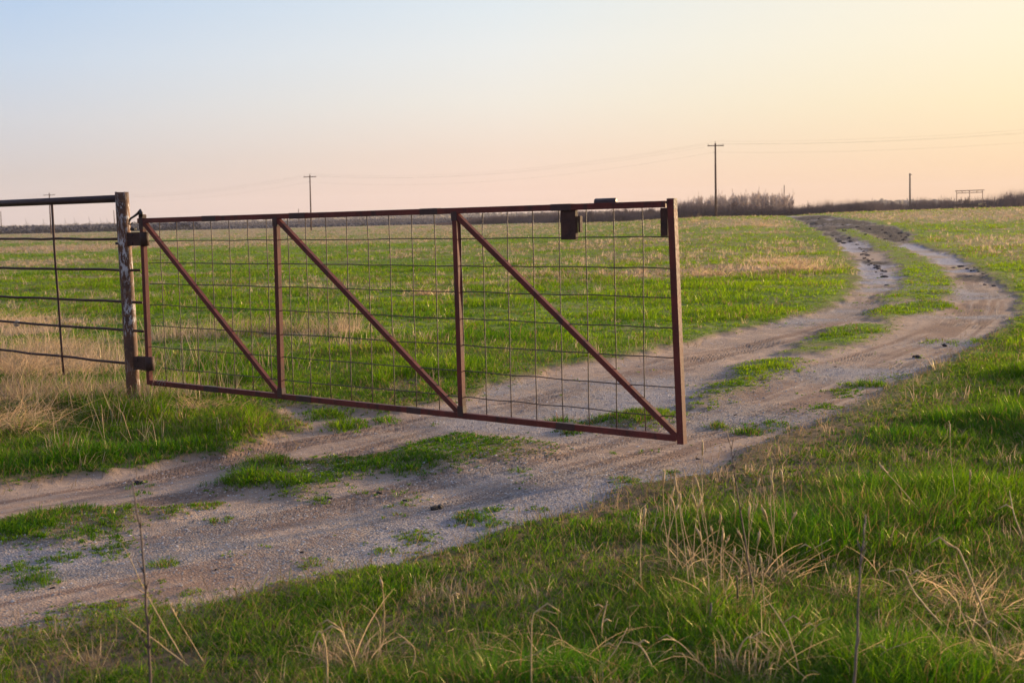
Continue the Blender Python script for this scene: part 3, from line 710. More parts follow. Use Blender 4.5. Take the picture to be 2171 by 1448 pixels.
# ------------------------------------------------------------------ utility poles and power lines
def tz(x, y): return float(terrain(x, y))
def pole(px, D, top_py, rad, label, arm=None, group='wooden utility poles', base_py=None, lean=0., mat=WOOD, name='utility_pole'):
    b = atY(px+lean, base_py or 480, D); z0 = tz(b[0], b[1]); t = atY(px, top_py, D)
    r = empty(name, (b[0], b[1], z0)); tag(r, label, 'utility pole', group)
    m = (Vector(t)+Vector((b[0], b[1], z0)))/2+Vector((random.uniform(-.05, .05), 0, 0))
    MB().tube([(b[0], b[1], z0-.6), m, t], [rad, rad*.85, rad*.68], 12).build('shaft', mat, r, True)
    pts = []
    if arm:
        az_, w, yy = arm; ad = np.array([math.cos(az_), math.sin(az_), 0]); c_ = atY(px+.4, yy, D)-np.array([0, rad, 0])
        MB().box(c_, ad*w, np.array([-ad[1], ad[0], 0])*.10, (0, 0, .13)).build('crossarm', mat, r)
        for q in (-1, 1):
            p = c_+ad*q*(w/2-.12)
            MB().tube([p+np.array([0, 0, .05]), p+np.array([0, 0, .13]), p+np.array([0, 0, .17]), p+np.array([0, 0, .24])], [.02, .02, .06, .035], 8).build('insulator', INSUL, r, True)
            pts.append(p+np.array([0, 0, .24]))
        p = np.array(t); MB().tube([p, p+np.array([0, 0, .14]), p+np.array([0, 0, .18]), p+np.array([0, 0, .26])], [.02, .02, .06, .035], 8).build('insulator', INSUL, r, True)
        pts.insert(1, p+np.array([0, 0, .26]))
        p = np.array(t)-np.array([.0+rad, 0, 1.25]); MB().tube([p, p+np.array([-.12, 0, 0])], .04, 8).build('neutral_bracket', INSUL, r)
        pts.append(p)
        for q in (-1, 1):
            MB().tube([c_+ad*q*.7, np.array([c_[0], c_[1], c_[2]-.6])], .018, 5).build('arm_brace', mat, r) if False else None
    return r, pts
ARM = math.radians(20)
P1_, w1 = pole(1516.5, 200, 304, .17, 'tall dark wooden utility pole with crossarm standing before the pale leafless trees', (math.radians(10), 2.35, 309.5), base_py=455, lean=1.6)
P2_, w2 = pole(657, 262, 371.5, .155, 'wooden utility pole with crossarm rising behind the second gate panel', (math.radians(-2), 2.35, 375.5), base_py=487, lean=2.8)
P3_, w3 = pole(104.5, 346, 410, .19, 'distant utility pole with crossarm seen above the pipe fence top rail', (math.radians(-8), 2.9, 414), base_py=497, lean=4.5)
dirv = np.array(w1[1])-np.array(w2[1])
w0 = [p+np.array([66, -60, 1.6]) for p in w1]
w4 = [p+np.array([-95, 100, -.6]) for p in w3]
for i, nm in enumerate(('left', 'top', 'right', 'lower')):
    lab = {'left': 'thin power cable carried on the left tips of the crossarms', 'top': 'thin power cable carried on the tops of the poles', 'right': 'thin power cable carried on the right tips of the crossarms', 'lower': 'thin neutral cable strung lowest, below the crossarms'}[nm]
    m = MB(); allp = []
    chain = [w0[i], w1[i], w2[i], w3[i], w4[i]]; sag = [1.7, 2.0, 2.0, 1.6]
    for j in range(4):
        for t in np.linspace(0, 1, 25)[:-1]: allp.append(chain[j]*(1-t)+chain[j+1]*t-np.array([0, 0, 4*sag[j]*t*(1-t)]))
    allp.append(chain[-1]); m.tube(allp, .005, 5)
    tag(m.build('power_cable', CABLE, None, True), lab, 'power cable', 'cables strung between the utility poles')
# thinner poles of other lines
def thin(px, D, top, base, rad, lab, lean=0, cap=False):
    r, _ = pole(px, D, top, rad, lab, None, 'thin poles standing far off', base, lean, GREYW, 'thin_pole')
    if cap:
        t = atY(px+1.2, top+2.5, D); MB().box(t, (.55, 0, 0), (0, .2, 0), (0, 0, .14)).build('bracket', GREYW, r)
        t = atY(px, top+12, D); MB().box(t+np.array([.15, 0, 0]), (.25, 0, 0), (0, .12, 0), (0, 0, .06)).build('bracket', GREYW, r)
thin(1929, 300, 368, 437, .22, 'slim grey brown pole without crossarm near the right edge, left of the pipe frame', .5, True)
thin(1662.5, 520, 393, 445, .22, 'thin pole poking above the thicket among the pale leafless trees')
thin(633, 620, 443, 487, .2, 'thin pole just left of the crossarm pole behind the gate', 1)
thin(675.5, 640, 457, 487, .14, 'faint short pole seen through the mesh right of the crossarm pole')
thin(241, 560, 446, 495, .2, 'thin pole peeking out left of the rusty end post', 3)
thin(1.5, 520, 448, 500, .2, 'thin pole at the very left edge of the view', 2)

# pipe frame of a far ranch entrance
rf = atY(2056, 440, 290); fr = empty('ranch_entrance', (rf[0], rf[1], tz(rf[0], rf[1]))); tag(fr, 'tall pipe entrance frame with double top bar standing in front of the far thicket', 'entrance frame')
FM = m_flat('frame_pipe', (.22, .13, .09), .7)
def fa(px, py, D=290): return atY(px, py, D)
MB().tube([fa(2025, 405.5), fa(2087, 403.3)], .085, 8).build('top_bar', FM, fr, True)
MB().tube([fa(2028, 410), fa(2083, 408)], .07, 8).build('lower_bar', FM, fr, True)
for px, t_, b_ in ((2028, 405.5, 440), (2055.5, 404.5, 438), (2083, 403.5, 438)): MB().tube([fa(px, t_), fa(px+.3, b_+6)], .075, 8).build('upright', FM, fr, True)
for px in (2039.5, 2071): MB().tube([fa(px, 405), fa(px, 409.5)], .06, 6).build('spacer', FM, fr, True)
rg = empty('pipe_rail_fence', tuple(fa(2055, 437, 283))); tag(rg, 'low dark rail fence with a pale board under the far entrance frame', 'fence')
MB().tube([fa(2022, 435.5, 283), fa(2060, 433.5, 283), fa(2090, 431, 283)], .16, 6).build('rail', IRON, rg, True)
MB().tube([fa(2040, 438, 283), fa(2088, 435, 283)], .10, 6).build('rail', IRON, rg, True)
for px in (2024, 2040, 2058, 2074, 2089): MB().tube([fa(px, 432.5, 283), fa(px, 444, 283)], .07, 6).build('post', IRON, rg, True)
MB().box(fa(2078, 433, 282), (.75, 0, .06), (0, .05, 0), (0, 0, .28)).build('board', m_flat('pale_board', (.5, .38, .2)), rg)

# ------------------------------------------------------------------ thickets and far woodland
def ribbons(name, segs, cols, label, cat, parent=None, kind='stuff', mat=TWIG):
    """segs: arrays p(n,3), q(n,3), width(n): each a tapered, three sided spike"""
    p, q, w = segs; n = len(p); d = q-p; a = RS.uniform(0, np.pi, n)
    V = np.empty((n, 4, 3))
    for i in range(3):
        an = a+i*2.094; V[:, i] = p+np.stack([np.cos(an)*w/2, np.sin(an)*w/2, np.zeros(n)], 1)
    V[:, 3] = q; b = np.arange(n)[:, None]*4
    T = np.concatenate([b+np.array([[0, 1, 3]]), b+np.array([[1, 2, 3]]), b+np.array([[2, 0, 3]])])
    c4 = np.ones((n, 4, 4)); c4[:, :, :3] = cols[:, None, :]
    o = npmesh(name, V.reshape(-1, 3), tris=T, mats=[mat], attrs=dict(col=c4.reshape(-1, 4)), parent=parent)
    if kind: tag(o, label, cat, kind=kind)
    return o
# (px, base py, top py, distance) of the dark leafless thicket
TH = [(930, 479, 473, 330), (1000, 477, 463, 320), (1100, 474, 456, 305), (1200, 471, 449, 295), (1300, 467, 443, 285), (1400, 463, 438, 275), (1440, 461, 432, 270), (1500, 459, 432, 268), (1560, 458, 437, 266), (1600, 457, 434, 265), (1680, 456, 435, 262), (1760, 450, 434, 262), (1850, 446, 429, 270), (1920, 444, 430, 285), (1980, 441, 424, 290), (2060, 438, 418, 300), (2120, 436, 420, 300), (2171, 434, 408, 300), (2400, 430, 400, 310), (2700, 425, 395, 330)]
TH = np.array(TH, float)
def thicket(n):
    px = RS.uniform(930, 2700, n); px = np.where(RS.uniform(0, 1, n) < .5, RS.uniform(1000, 2200, n), px)
    base = np.interp(px, TH[:, 0], TH[:, 1]); top = np.interp(px, TH[:, 0], TH[:, 2]); D = np.interp(px, TH[:, 0], TH[:, 3])
    dep = RS.uniform(0, 14, n); Dd = D+dep
    U = (px-CX)/F; X = U*Dd/math.cos(PIT); z0 = terrain(X, Dd)-.3
    yh = 484-.022*px; topz = H-(top-yh)*D/F
    hmul = .42+1.15*fbm(X*.14, Dd*.25, 121, 3)+.35*(vn(X*.9, Dd*.5, 125)-.5)
    Hh = np.maximum(topz-z0, .4)*hmul
    L = Hh*RS.uniform(.35, 1.05, n); s0 = RS.uniform(0, .55, n)*Hh
    an = RS.uniform(0, 6.28, n); ln = RS.uniform(.05, .55, n)
    p = np.stack([X, Dd, z0+s0*(1-L/Hh*.5)], 1)
    q = p+np.stack([np.cos(an)*ln*L*.6, np.sin(an)*ln*L*.6, L*.8], 1); zt = z0+Hh; q[:, 2] = np.minimum(q[:, 2], zt+RS.uniform(-.1, .25, n))
    c = lerp((.07, .048, .052), (.15, .10, .09), np.clip(vn(X*.3, Dd*.3, 131)+RS.normal(0, .2, n), 0, 1))
    ribbons('thicket', (p, q, RS.uniform(.03, .10, n)), c, 'long dark purplish leafless thicket along the far side of the pasture', 'thicket')
thicket(80000)
# pale leafless trees behind the thicket
def tree_segs(h, seed):
    rr = random.Random(seed); P = []; Q_ = []; W = []
    def rec(p, d, L, w, lv_):
        q = p+d*L; P.append(p); Q_.append(q+d*L*.15); W.append(w)
        if lv_ == 0: return
        for i in range(rr.choice((3, 4)) if lv_ > 1 else 4):
            t = rr.uniform(.35, 1.); e = Vector((rr.gauss(0, .45), rr.gauss(0, .45), rr.uniform(.5, 1.1)))
            rec(p+d*L*t, (d*.8+e*.75).normalized(), L*rr.uniform(.5, .8), w*.55, lv_-1)
    for s_ in range(rr.choice((2, 3, 4))):
        rec(Vector((rr.uniform(-.5, .5), rr.uniform(-.5, .5), 0)), Vector((rr.gauss(0, .18), rr.gauss(0, .18), 1)).normalized(), h*.36, h*.026, 4)
    return np.array(P), np.array(Q_), np.array(W)
protos = []
for sd_ in range(5):
    p, q, w = tree_segs(5.2, 50+sd_); protos.append((p, q, w))
def tree_obj(i, loc, sc, label, colA, colB, group, cache={}):
    if (i, colA) not in cache:
        p, q, w = protos[i]; k_ = w > .045
        r = empty('leafless_tree', loc)
        cols = lerp(colA, colB, RS.uniform(0, 1, len(p)))
        ribbons('trunk', (p[k_], q[k_], w[k_]), cols[k_], None, None, r, None); ribbons('crown', (p[~k_], q[~k_], np.maximum(w[~k_], .065)), cols[~k_], None, None, r, None)
        cache[(i, colA)] = r
    else:
        s_ = cache[(i, colA)]; r = s_.copy(); COL.objects.link(r); r.location = loc
        for ch in list(s_.children):
            c_ = ch.copy(); COL.objects.link(c_); c_.parent = r
    r.scale = sc; r.rotation_euler.z = random.uniform(0, 6.28); tag(r, label, 'tree', group); return r
PALE = ((.62, .48, .38), (.45, .35, .28))
for i in range(52):
    px = 1446+ (i+random.uniform(0, .8))*232/52.; D = random.uniform(318, 350); topy = np.interp(px, [1450, 1480, 1520, 1570, 1600, 1640, 1670, 1700], [425, 412, 409, 405, 402, 402, 408, 420])+random.uniform(-2, 5)
    b = atY(px, 450, D); z0 = tz(b[0], D)-.2; top = atY(px, topy, D)[2]
    tree_obj(i % 5, (b[0], D, z0), (1.0, 1.0, (top-z0)/4.9), 'pale leafless tree in the close row behind the dark thicket right of the gate', *PALE, 'pale leafless trees behind the thicket')
DARK = ((.12, .085, .085), (.17, .115, .10))
for i, (px, ty) in enumerate([(1545, 412), (1560, 408), (1598, 414), (1625, 416), (1590, 420), (1640, 420)]):
    D = 272+i*2; b = atY(px, 450, D); z0 = tz(b[0], D)-.3; top = atY(px, ty, D)[2]
    tree_obj((i+2) % 5, (b[0], D, z0), (.7, .7, (top-z0)/6.0), 'dark bushy leafless tree standing up out of the thicket before the pale trees', *DARK, 'dark leafless trees in the thicket')
for i, px in enumerate([1855, 1880, 1752, 1780, 1905, 1960, 2000, 2012, 2100, 2120, 2140, 2160, 1330, 1250, 1180, 1715, 1735, 1765, 1800, 1822, 1840, 1868, 1893, 1940, 1975, 1990, 2025, 2040, 2090, 2110, 2130, 2150, 1420, 1380, 1290]):
    D = 285+random.uniform(0, 25); ty = np.interp(px, TH[:, 0], TH[:, 2])-random.uniform(3, 11); b = atY(px, 450, D); z0 = tz(b[0], D)-.3; top = atY(px, ty, D)[2]
    tree_obj(i % 5, (b[0], D, z0), (.75, .75, (top-z0)/5.2), 'small leafless tree with twigs rising a little over the long thicket', *DARK, 'small leafless trees along the thicket')
# scattered low scrub in front of the far woodland
FB = MB()
def lumps(name, n, x0, x1, d0, d1, hfun, size, cA, cB, label, cat, fill=.0):
    """a far-off wood as many small leaf-clump sized faces through its volume"""
    D = RS.uniform(d0, d1, n); u = RS.uniform(x0, x1, n); X = u*D; px = CX+u*F
    hh = hfun(px, D, X); z0 = terrain(X, D); t = RS.uniform(0, 1, n)**.8
    Z = z0+hh*t; s = size*RS.uniform(.5, 1.4, n)
    V = np.empty((n, 4, 3)); off = RS.normal(0, 1, (n, 4, 3)); off /= np.linalg.norm(off, axis=2, keepdims=True)
    off[:, :, 2] *= .8; V = np.stack([X, D, Z], 1)[:, None, :]+off*s[:, None, None]
    V[:, :, 2] = np.maximum(V[:, :, 2], z0[:, None]-.5)
    b = np.arange(n)[:, None]*4; T = np.concatenate([b+np.array([[0, 1, 2]]), b+np.array([[0, 2, 3]]), b+np.array([[0, 3, 1]]), b+np.array([[1, 3, 2]])])
    c = lerp(cA, cB, np.clip(vn(X*.01, D*.02, 141)+RS.normal(0, .3, n), 0, 1)); c4 = np.ones((n, 4, 4)); c4[:, :, :3] = c[:, None, :]
    tag(npmesh(name, V.reshape(-1, 3), tris=T, mats=[TWIG], attrs=dict(col=c4.reshape(-1, 4))), label, cat, kind='stuff')
lumps('far_woodland', 170000, -.8, .0, 400, 1100, lambda px, D, X: np.clip((1.55-terrain(X, D))*(.55+.75*fbm(X*.02, D*.01, 151, 3)+.35*(vn(X*.12, D*.03, 155)-.5)), .2, 9)*np.where((px > 430) & (D < 800), .02, 1), .8, (.036, .042, .07), (.055, .06, .085), 'hazy blue grey belt of distant woodland behind the left part of the pasture', 'woodland')  # blue of the distance haze is put into the base colours
# low ridge behind everything
def hills():
    u = np.linspace(-1.5, 1.5, 1200); px = CX+u*F
    top = np.interp(px, [-3000, 0, 250, 600, 680, 780, 900, 1000, 1200, 1500, 1750, 1850, 1950, 2100, 2300, 4000], [482, 484, 480, 472, 466, 461, 459, 461, 459, 453, 441, 430, 431, 433, 434, 420])
    yh = 484-.022*px; D = 2300.; topz = np.maximum(H-(top-yh)*D/F, 1.5)+(fbm(u*60, u*0, 161, 4)-.5)*5
    rows = []; 
    for k_, (dd, f) in enumerate([(1650, -.3), (1900, .25), (2100, .6), (2300, 1), (2600, .4), (3000, -.3)]):
        nz = fbm(u*140+k_*5, u*0+k_, 165, 3)
        rows.append(np.stack([u*dd, np.full_like(u, dd), np.where(f < 0, -4., topz*f+(nz-.5)*2.2)], 1))
    Vv = np.concatenate(rows); n = len(u); q = []
    for r in range(len(rows)-1):
        i = np.arange(n-1)+r*n; q.append(np.stack([i, i+1, i+1+n, i+n], 1))
    g = G('ridge_scrub'); nn = g.noise(.03, 6, .7, vec=g.mapv(1, .3, 1)); g.base(g.mix((.06, .06, .05), (.16, .17, .08), g.rng(nn, .4, .6))); g.rough(1.)
    tag(npmesh('hills', Vv, quads=np.concatenate(q), mats=[g.m]), kind='structure')
hills()
lumps('ridge_woodland', 26000, -.42, .45, 1700, 2300, lambda px, D, X: np.interp(px, [-300, 600, 700, 800, 930, 1000, 1500, 1750, 1850, 1950, 2100, 2300], [3.5, 4, 7, 9, 9, 7, 3.5, 4, 13, 13, 8, 8])*(.6+.55*fbm(X*.01, D*.005, 171, 3)), 4.5, (.07, .065, .06), (.13, .12, .08), 'faint low wooded ridge on the horizon behind the pasture', 'woodland')
# wind turbines
def turbine(px, hub, D, first=None):
    b = atY(px, hub, D); z0 = -2.
    if first is None:
        r = empty('wind_turbine', (b[0], D, z0)); h = b[2]-z0
        MB().tube([(b[0], D, z0), (b[0], D, z0+h)], [.9, .6], 10).build('tower', WHITE, r, True)
        for k_ in range(3):
            a = math.radians(90+k_*120+10); c_ = np.array([b[0], D-3, z0+h]); L = 11
            MB().tube([c_, c_+np.array([math.cos(a), 0, math.sin(a)])*L*.25, c_+np.array([math.cos(a), 0, math.sin(a)])*L], [.5, .7, .2], 6, asp=.4).build('blade', WHITE, r)
        MB().box((b[0], D, z0+h), (1.4, 0, 0), (0, 3, 0), (0, 0, 1.4)).build('nacelle', WHITE, r)
    else:
        r = first.copy(); COL.objects.link(r); r.location = (b[0], D, z0)
        for ch in first.children:
            c_ = ch.copy(); COL.objects.link(c_); c_.parent = r
    tag(r, 'tiny faint wind turbine on the left horizon under the fence top rail', 'wind turbine', 'wind turbines on the horizon'); return r
t0 = turbine(191, 470, 3050)
for px in (57, 94, 160, 215, 229, 140): turbine(px, 471, 3050, t0).scale.z = random.uniform(.85, 1.1)

# ------------------------------------------------------------------ dung and dark clods on the track
def clod_mesh(seed, s):
    rr = random.Random(seed); m = MB(); nn = rr.choice((3, 4, 5))
    for j in range(nn):
        c_ = Vector((rr.uniform(-1, 1)*s*.8, rr.uniform(-1, 1)*s*.6, s*rr.uniform(.1, .3))); r0 = s*rr.uniform(.3, .55); b = len(m.v); n_ = 9; rows = 6
        for i in range(rows+1):
            th = math.pi*i/rows
            for k_ in range(n_):
                a = 2*math.pi*k_/n_; r_ = r0*(1+rr.uniform(-.22, .22)); m.v.append(c_+Vector((math.sin(th)*math.cos(a)*r_*1.25, math.sin(th)*math.sin(a)*r_, math.cos(th)*r_*.6)))
        for i in range(rows):
            for k_ in range(n_):
                k2 = (k_+1) % n_; m.f.append((b+i*n_+k_, b+i*n_+k2, b+(i+1)*n_+k2, b+(i+1)*n_+k_))
    return m
def clod(px, py, s, label, seed, group=None, name='dung_clump'):
    g_ = ground(px, py); z, = lookup(np.array([g_[0]]), np.array([g_[1]]), 'z'); m = clod_mesh(seed, s); o = m.build(name, MUDM if name == 'mud_clod' else CLOD, None); o.location = (g_[0], g_[1], float(z[0])); o.rotation_euler.z = seed
    tag(o, label, 'dung', group)
clod(932, 1064, .042, 'black dung clump lying alone on the track beside a bright grass tuft', 1)
clod(295, 1013, .040, 'dark dung scrap on the upper left part of the track behind the tall weed', 2)
clod(803, 1034, .022, 'small dark dung scrap on the track below the middle grass strip', 3)
clod(1998, 728, .06, 'dark flat dung clump on the outer rut of the bend', 4)
clod(1946, 752, .04, 'small black dung clump just below the flat one on the bend', 5)
for i, (px, py) in enumerate([(1842, 560), (1850, 548), (1862, 563), (1870, 571), (1858, 575), (1838, 540), (1830, 532), (1845, 553), (1875, 585), (1880, 602), (1822, 524), (1866, 556), (1852, 566), (1834, 546), (1846, 557), (1856, 561), (1864, 568), (1874, 574), (1840, 549), (1828, 538), (1835, 536), (1858, 566), (1868, 579), (1826, 528)]):
    clod(px, py, random.uniform(.03, .085), 'dark mud clod in the ragged row along the left rut of the far bend', 10+i, 'mud clods along the left rut', 'mud_clod')
for i, (px, py) in enumerate([(2036, 563), (2048, 568), (2060, 572), (2075, 575), (2085, 580), (2066, 566), (2090, 600), (2105, 603), (2020, 566), (2080, 570)]):
    clod(px, py, random.uniform(.03, .08), 'dark mud clod on the outer edge of the right rut where the track bends', 30+i, 'mud clods along the right rut', 'mud_clod')
for i, (px, py) in enumerate([(1780, 512), (1800, 505), (1835, 498), (1880, 492), (1910, 500), (1920, 508), (1745, 478), (1716, 466), (1700, 462), (1860, 505), (1765, 500), (1772, 506), (1790, 515), (1805, 512), (1815, 517), (1792, 490), (1868, 488), (1890, 500), (1905, 494), (1925, 497), (1918, 503), (1845, 485), (1820, 482), (1790, 476), (1760, 470), (1735, 464), (1730, 474), (1775, 484), (1880, 508)]):
    clod(px+random.uniform(-3, 3), py, random.uniform(.05, .13), 'dark lump in the churned muddy stretch near the crest of the track', 50+i, 'lumps in the far muddy stretch', 'mud_clod')
for i, (px, py) in enumerate([(110, 1228), (460, 1190), (640, 1155), (700, 1045), (1290, 1010), (1185, 960), (1560, 870), (1100, 1130), (860, 1050), (1770, 770), (240, 1090), (1480, 960)]):
    clod(px, py, random.uniform(.010, .018), 'tiny dark crumb of dung or stone on the near gravel', 70+i, 'tiny crumbs on the near track', 'dung_crumb')

# ------------------------------------------------------------------ tall dry stalks in the foreground
def smat(name, a, b):
    g = G(name); n_ = g.noise(25, 4); g.base(g.mix(a, b, g.rng(n_, .35, .65))); g.rough(.75); return g.m
S_PALE = smat('dry_stalk_pale', (.66, .48, .25), (.46, .31, .15)); S_DARK = smat('dry_stalk_dark', (.09, .06, .05), (.16, .11, .08)); S_GREY = smat('dry_stalk_grey', (.22, .17, .14), (.13, .10, .08))
def stalk(base, tip, kind, label, bend=.0, mids=None, rad=None, group=None, D=None):
    if base[1] < 1446: g_ = ground(*base)
    else:
        g_ = ground(base[0], base[1])
    D_ = g_[1]; pts = [atY(tip[0], tip[1], D_+random.uniform(-.08, .08))]
    root = empty('dry_stalk', tuple(float(v) for v in g_))
    tip3 = pts[0]; path = []; mids = mids or []
    keys = [g_]+[atY(x, y, D_) for x, y in mids]+[tip3]; keys = [np.array(k_) for k_ in keys]
    segs = len(keys)-1; per = 10 if segs == 1 else 5
    perp = np.array([1., .3, 0])
    for i in range(segs):
        for j in range(per):
            t = j/per; a = keys[max(i-1, 0)]; b = keys[i]; c_ = keys[i+1]; d_ = keys[min(i+2, segs)]
            path.append(.5*((2*b)+(-a+c_)*t+(2*a-5*b+4*c_-d_)*t*t+(-a+3*b-3*c_+d_)*t**3))
    path.append(keys[-1]); L = sum(np.linalg.norm(path[i+1]-path[i]) for i in range(len(path)-1)); m_ = len(path)
    for i in range(m_):
        t = i/(m_-1); path[i] = path[i]+perp*(math.sin(math.pi*t)*bend*L+random.uniform(-.004, .004)*L)
    rad = (rad or .0016)*1.6; mat = {'pale': S_PALE, 'dark': S_DARK, 'grey': S_GREY}[kind]
    MB().tube(path, [rad*(1.15-.75*i/(m_-1)) for i in range(m_)], 6).build('stem', mat, root, True)
    if kind == 'pale' and not mids:
        hd = MB(); k_ = max(2, int(m_*.28)); top = path[-k_:]; hd.tube(top, [rad*(.9+1.4*math.sin(math.pi*(i+.3)/len(top))) for i in range(len(top))], 6)
        for i, p in enumerate(top):
            for j in range(3):
                a = random.uniform(0, 6.28); hd.tube([p, p+np.array([math.cos(a)*.006, math.sin(a)*.006, .014])], [.0012, .0003], 4, cap=False)
        hd.build('seed_head', mat, root, True)
    elif kind != 'pale':
        for j in range(7):
            i = random.randint(int(m_*.25), m_-2); p = path[i]; a = random.uniform(-1, 1); ln = L*random.uniform(.03, .09)
            MB().tube([p, p+np.array([a*ln*.6, random.uniform(-.3, .3)*ln, ln])], [rad*.6, rad*.25], 5).build('twig', mat, root, True)
    else:
        # a bent leaf that hangs from the stem
        i = int(m_*.55); p = path[i]; s_ = random.choice((-1, 1)); ln = L*.22
        MB().tube([p, p+np.array([s_*ln*.5, 0, ln*.35]), p+np.array([s_*ln, .02, -.05*ln])], [rad*.9, rad*1.1, rad*.3], 5, asp=.35).build('leaf', mat, root, True)
    tag(root, label, 'dry stalk', group)
S = stalk
S((322, 1560), (282, 1022), 'dark', 'tall blurred dark weed stem rising over the track in the lower left', mids=[(313, 1330), (300, 1150)], rad=.0026)
S((400, 1412), (264, 1306), 'pale', 'bent pale grass stalk crossing the foot of the dark weed', mids=[(352, 1375)], rad=.0017)
S((392, 1402), (258, 1150), 'pale', 'thin leaning pale stalk beside the dark weed, its tip over the gravel', mids=[(328, 1290)], rad=.0014)
S((436, 1412), (362, 1286), 'pale', 'short slanting stalk just right of the dark weed', rad=.0011)
S((1603, 1292), (1545, 924), 'dark', 'thin dark brown stem standing tall right of the gate foot', mids=[(1585, 1180), (1560, 1020)], rad=.0022)
S((1805, 1560), (1836, 1090), 'grey', 'tall blurred grey stem in the lower right', mids=[(1815, 1380), (1825, 1200)], rad=.0026)
S((1505, 1352), (1508, 1278), 'dark', 'stubby dark broken stem in the grass', rad=.0045)
S((1566, 1300), (1562, 1220), 'dark', 'short dark stem next to the thin tall one', rad=.003)
PT = [((1427, 1215), (1408, 1000)), ((1464, 1270), (1430, 1010)), ((1492, 1115), (1490, 938)), ((1487, 1225), (1468, 1048)), ((1632, 1210), (1636, 1018)), ((1556, 1120), (1554, 1012)), ((1588, 1260), (1590, 1072)), ((1532, 1260), (1534, 1130)), ((1646, 945), (1672, 906)), ((1698, 985), (1716, 952)), ((2032, 1085), (2014, 898)), ((2050, 1085), (2057, 1000)), ((1975, 1110), (1865, 985)), ((1655, 1190), (1688, 1085)), ((812, 1350), (807, 1228)), ((1362, 1250), (1368, 1078)), ((1620, 1330), (1612, 1180)), ((1700, 1180), (1663, 1140))]
for i, (b, t) in enumerate(PT):
    S(b, t, 'pale', 'upright straw coloured grass stalk with a narrow seed head standing out of the foreground grass', bend=random.uniform(-.05, .05), group='upright pale seed stalks in the foreground', rad=random.uniform(.0010, .0016))
for i in range(22):
    bx = random.gauss(1520, 95); by = random.uniform(1150, 1330); hh = random.uniform(80, 200); PT.append(None)
    S((bx, by), (bx+random.uniform(-35, 30), by-hh), 'pale', 'upright straw coloured grass stalk with a narrow seed head standing out of the foreground grass', bend=random.uniform(-.08, .08), group='upright pale seed stalks in the foreground', rad=random.uniform(.0009, .0014))
CT = [((1128, 1500), (1180, 1300), [(1127, 1330), (1140, 1294)]), ((695, 1470), (660, 1390), [(690, 1370), (675, 1338)]), ((1440, 1350), (1240, 1345), [(1350, 1352)]), ((965, 1300), (952, 1290), [(958, 1260)]), ((2098, 1335), (1992, 1138), [(2040, 1180), (2010, 1155)]), ((2010, 1340), (1882, 1212), [(1940, 1258), (1915, 1210)]), ((1825, 1445), (1925, 1362), [(1870, 1385)]), ((1700, 1450), (1618, 1262), [(1670, 1340)]), ((1550, 1430), (1645, 1390), [(1585, 1350)]), ((1290, 1360), (1288, 1272), [(1276, 1330)]), ((1255, 1330), (1292, 1280), [(1275, 1292)]), ((1500, 1425), (1402, 1355), [(1440, 1362)]), ((1650, 1200), (1762, 1142), [(1710, 1170)]), ((1395, 1440), (1320, 1360), [(1360, 1372)]), ((760, 1440), (690, 1350), [(720, 1330)]), ((1980, 1330), (1998, 1290), [(1985, 1300)]), ((2171, 1150), (2140, 1040), [(2150, 1090)]), ((1060, 1440), (1190, 1395), [(1120, 1390)]), ((860, 1445), (840, 1340), [(880, 1380)]), ((1250, 1440), (1330, 1330), [(1300, 1385)]), ((2120, 1420), (2040, 1300), [(2090, 1340)]), ((1680, 1380), (1760, 1310), [(1720, 1335)])]
for i, (b, t, m_) in enumerate(CT):
    S(b, t, 'pale', 'bent and curling dead grass stalk lying over the foreground grass', mids=m_, group='bent dead stalks in the foreground', rad=random.uniform(.0013, .0024))

# ------------------------------------------------------------------ evening haze
hz_ = MB().box((0, 300, 29.5), (7200, 0, 0), (0, 6900, 0), (0, 0, 71)); hm = bpy.data.materials.new('haze'); hm.use_nodes = True
hn = hm.node_tree; hn.nodes.remove(hn.nodes['Principled BSDF']); pv = hn.nodes.new('ShaderNodeVolumePrincipled')
pv.inputs['Color'].default_value = (.86, .84, .92, 1); pv.inputs['Density'].default_value = .00018; pv.inputs['Anisotropy'].default_value = 0.
hn.links.new(pv.outputs[0], hn.nodes['Material Output'].inputs['Volume'])
tag(hz_.build('haze', hm, None), 'thin evening haze over the whole plain', 'haze', kind='stuff')

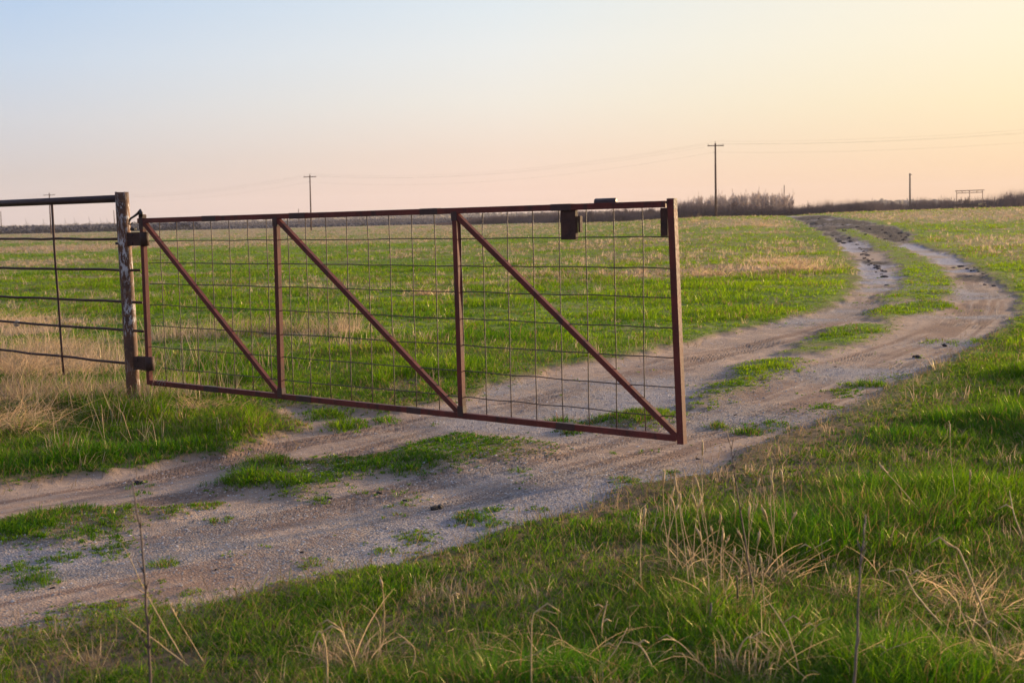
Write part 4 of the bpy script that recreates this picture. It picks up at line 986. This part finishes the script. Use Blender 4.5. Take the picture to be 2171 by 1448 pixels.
# ------------------------------------------------------------------ tangled clumps of dead grass
def tangle(px, py, n, rad, Lm, label, group=None, kind_name='dead_grass_clump', seed=0, flat=.5, W=.0028):
    g_ = ground(px, py); rs = np.random.RandomState(900+seed); m = 7
    root = empty(kind_name, tuple(float(v) for v in g_)); o0 = np.array(g_)
    r = np.abs(rs.normal(0, 1, n))*rad; a = rs.uniform(0, 6.283, n); X = g_[0]+np.cos(a)*r; Y = g_[1]+np.sin(a)*r*.8
    Z = terrain(X, Y); yaw = a+rs.normal(0, 1.0, n); el = rs.uniform(.25, 1.35, n)*(1-flat*.3); L = Lm*rs.uniform(.4, 1.3, n)
    dyaw = rs.normal(0, .28, n); de = rs.uniform(.05, .42, n)
    P = np.empty((n, m, 3)); P[:, 0] = np.stack([X, Y, Z-.01], 1)
    for i in range(1, m):
        st_ = L/(m-1); P[:, i, 0] = P[:, i-1, 0]+np.cos(yaw)*np.cos(el)*st_; P[:, i, 1] = P[:, i-1, 1]+np.sin(yaw)*np.cos(el)*st_
        P[:, i, 2] = np.maximum(P[:, i-1, 2]+np.sin(el)*st_, Z+.008); el = el-de; yaw = yaw+dyaw
    V = np.empty((n, m, 2, 3)); wa = rs.uniform(0, 6.283, n); w = (W*rs.uniform(.5, 1.3, n))[:, None]*np.linspace(1, .25, m)[None]
    off = np.stack([np.cos(wa)[:, None]*w, np.sin(wa)[:, None]*w*.6, w*.5], -1)/2
    V[:, :, 0] = P-off-o0; V[:, :, 1] = P+off-o0
    b = np.arange(n)[:, None]*(m*2)
    Q = np.concatenate([b+np.array([[2*i, 2*i+1, 2*i+3, 2*i+2]]) for i in range(m-1)])
    c = lerp((.26, .17, .10), (.66, .52, .33), rs.uniform(0, 1, n)**.9); c4 = np.ones((n, m*2, 4)); c4[:, :, :3] = c[:, None, :]
    npmesh('blades', V.reshape(-1, 3), quads=Q, mats=[GRASS], attrs=dict(col=c4.reshape(-1, 4)), parent=root)
    tag(root, label, 'dead grass', group)
for i, (px, py, n, r, L) in enumerate([(40, 800, 1700, .42, .48), (4, 915, 1100, .22, .5), (130, 740, 900, .45, .36), (230, 850, 900, .28, .24), (130, 860, 700, .3, .28), (20, 690, 900, .6, .5), (215, 775, 500, .3, .25)]):
    tangle(px, py, n, r, L, 'tangled straw clump heaped under the pipe fence rods left of the rusty end post', 'straw clumps under the pipe fence', seed=i)
for i, (px, py, n, r, L) in enumerate([(415, 868, 420, .16, .22), (345, 812, 350, .2, .22), (500, 690, 350, .35, .28), (700, 700, 350, .45, .28)]):
    tangle(px, py, n, r, L, 'small tuft of matted dead grass behind or below the hinged end of the gate', 'dead tufts near the gate hinges', seed=20+i)
for i, (px, py, n, r, L) in enumerate([(1510, 1290, 260, .12, .20), (1470, 1220, 160, .12, .2), (1600, 1230, 160, .09, .2), (1290, 1440, 90, .10, .26), (2060, 1290, 200, .13, .24), (2140, 1420, 240, .13, .26), (740, 1420, 80, .10, .24), (1930, 1250, 90, .1, .2), (1700, 1440, 90, .14, .3), (1820, 1270, 90, .06, .14), (960, 1400, 50, .12, .22), (1100, 1430, 50, .12, .26)]):
    tangle(px, py, n, r, L, 'loose clump of bent straw blades in the green foreground grass', 'bent straw clumps in the foreground', seed=40+i, flat=.2, W=.0030)
for i, (px, py, n, r, L) in enumerate([(1690, 575, 500, .5, .45), (1500, 585, 400, .5, .3), (1665, 560, 400, .6, .4), (900, 625, 250, .3, .25), (1620, 480, 300, .6, .5), (1470, 470, 200, .5, .7)]):
    tangle(px, py, n, r, L, 'pale dead weed patch in the pasture left of the far track', 'dead weed patches in the pasture', seed=60+i, flat=.0, W=.010)
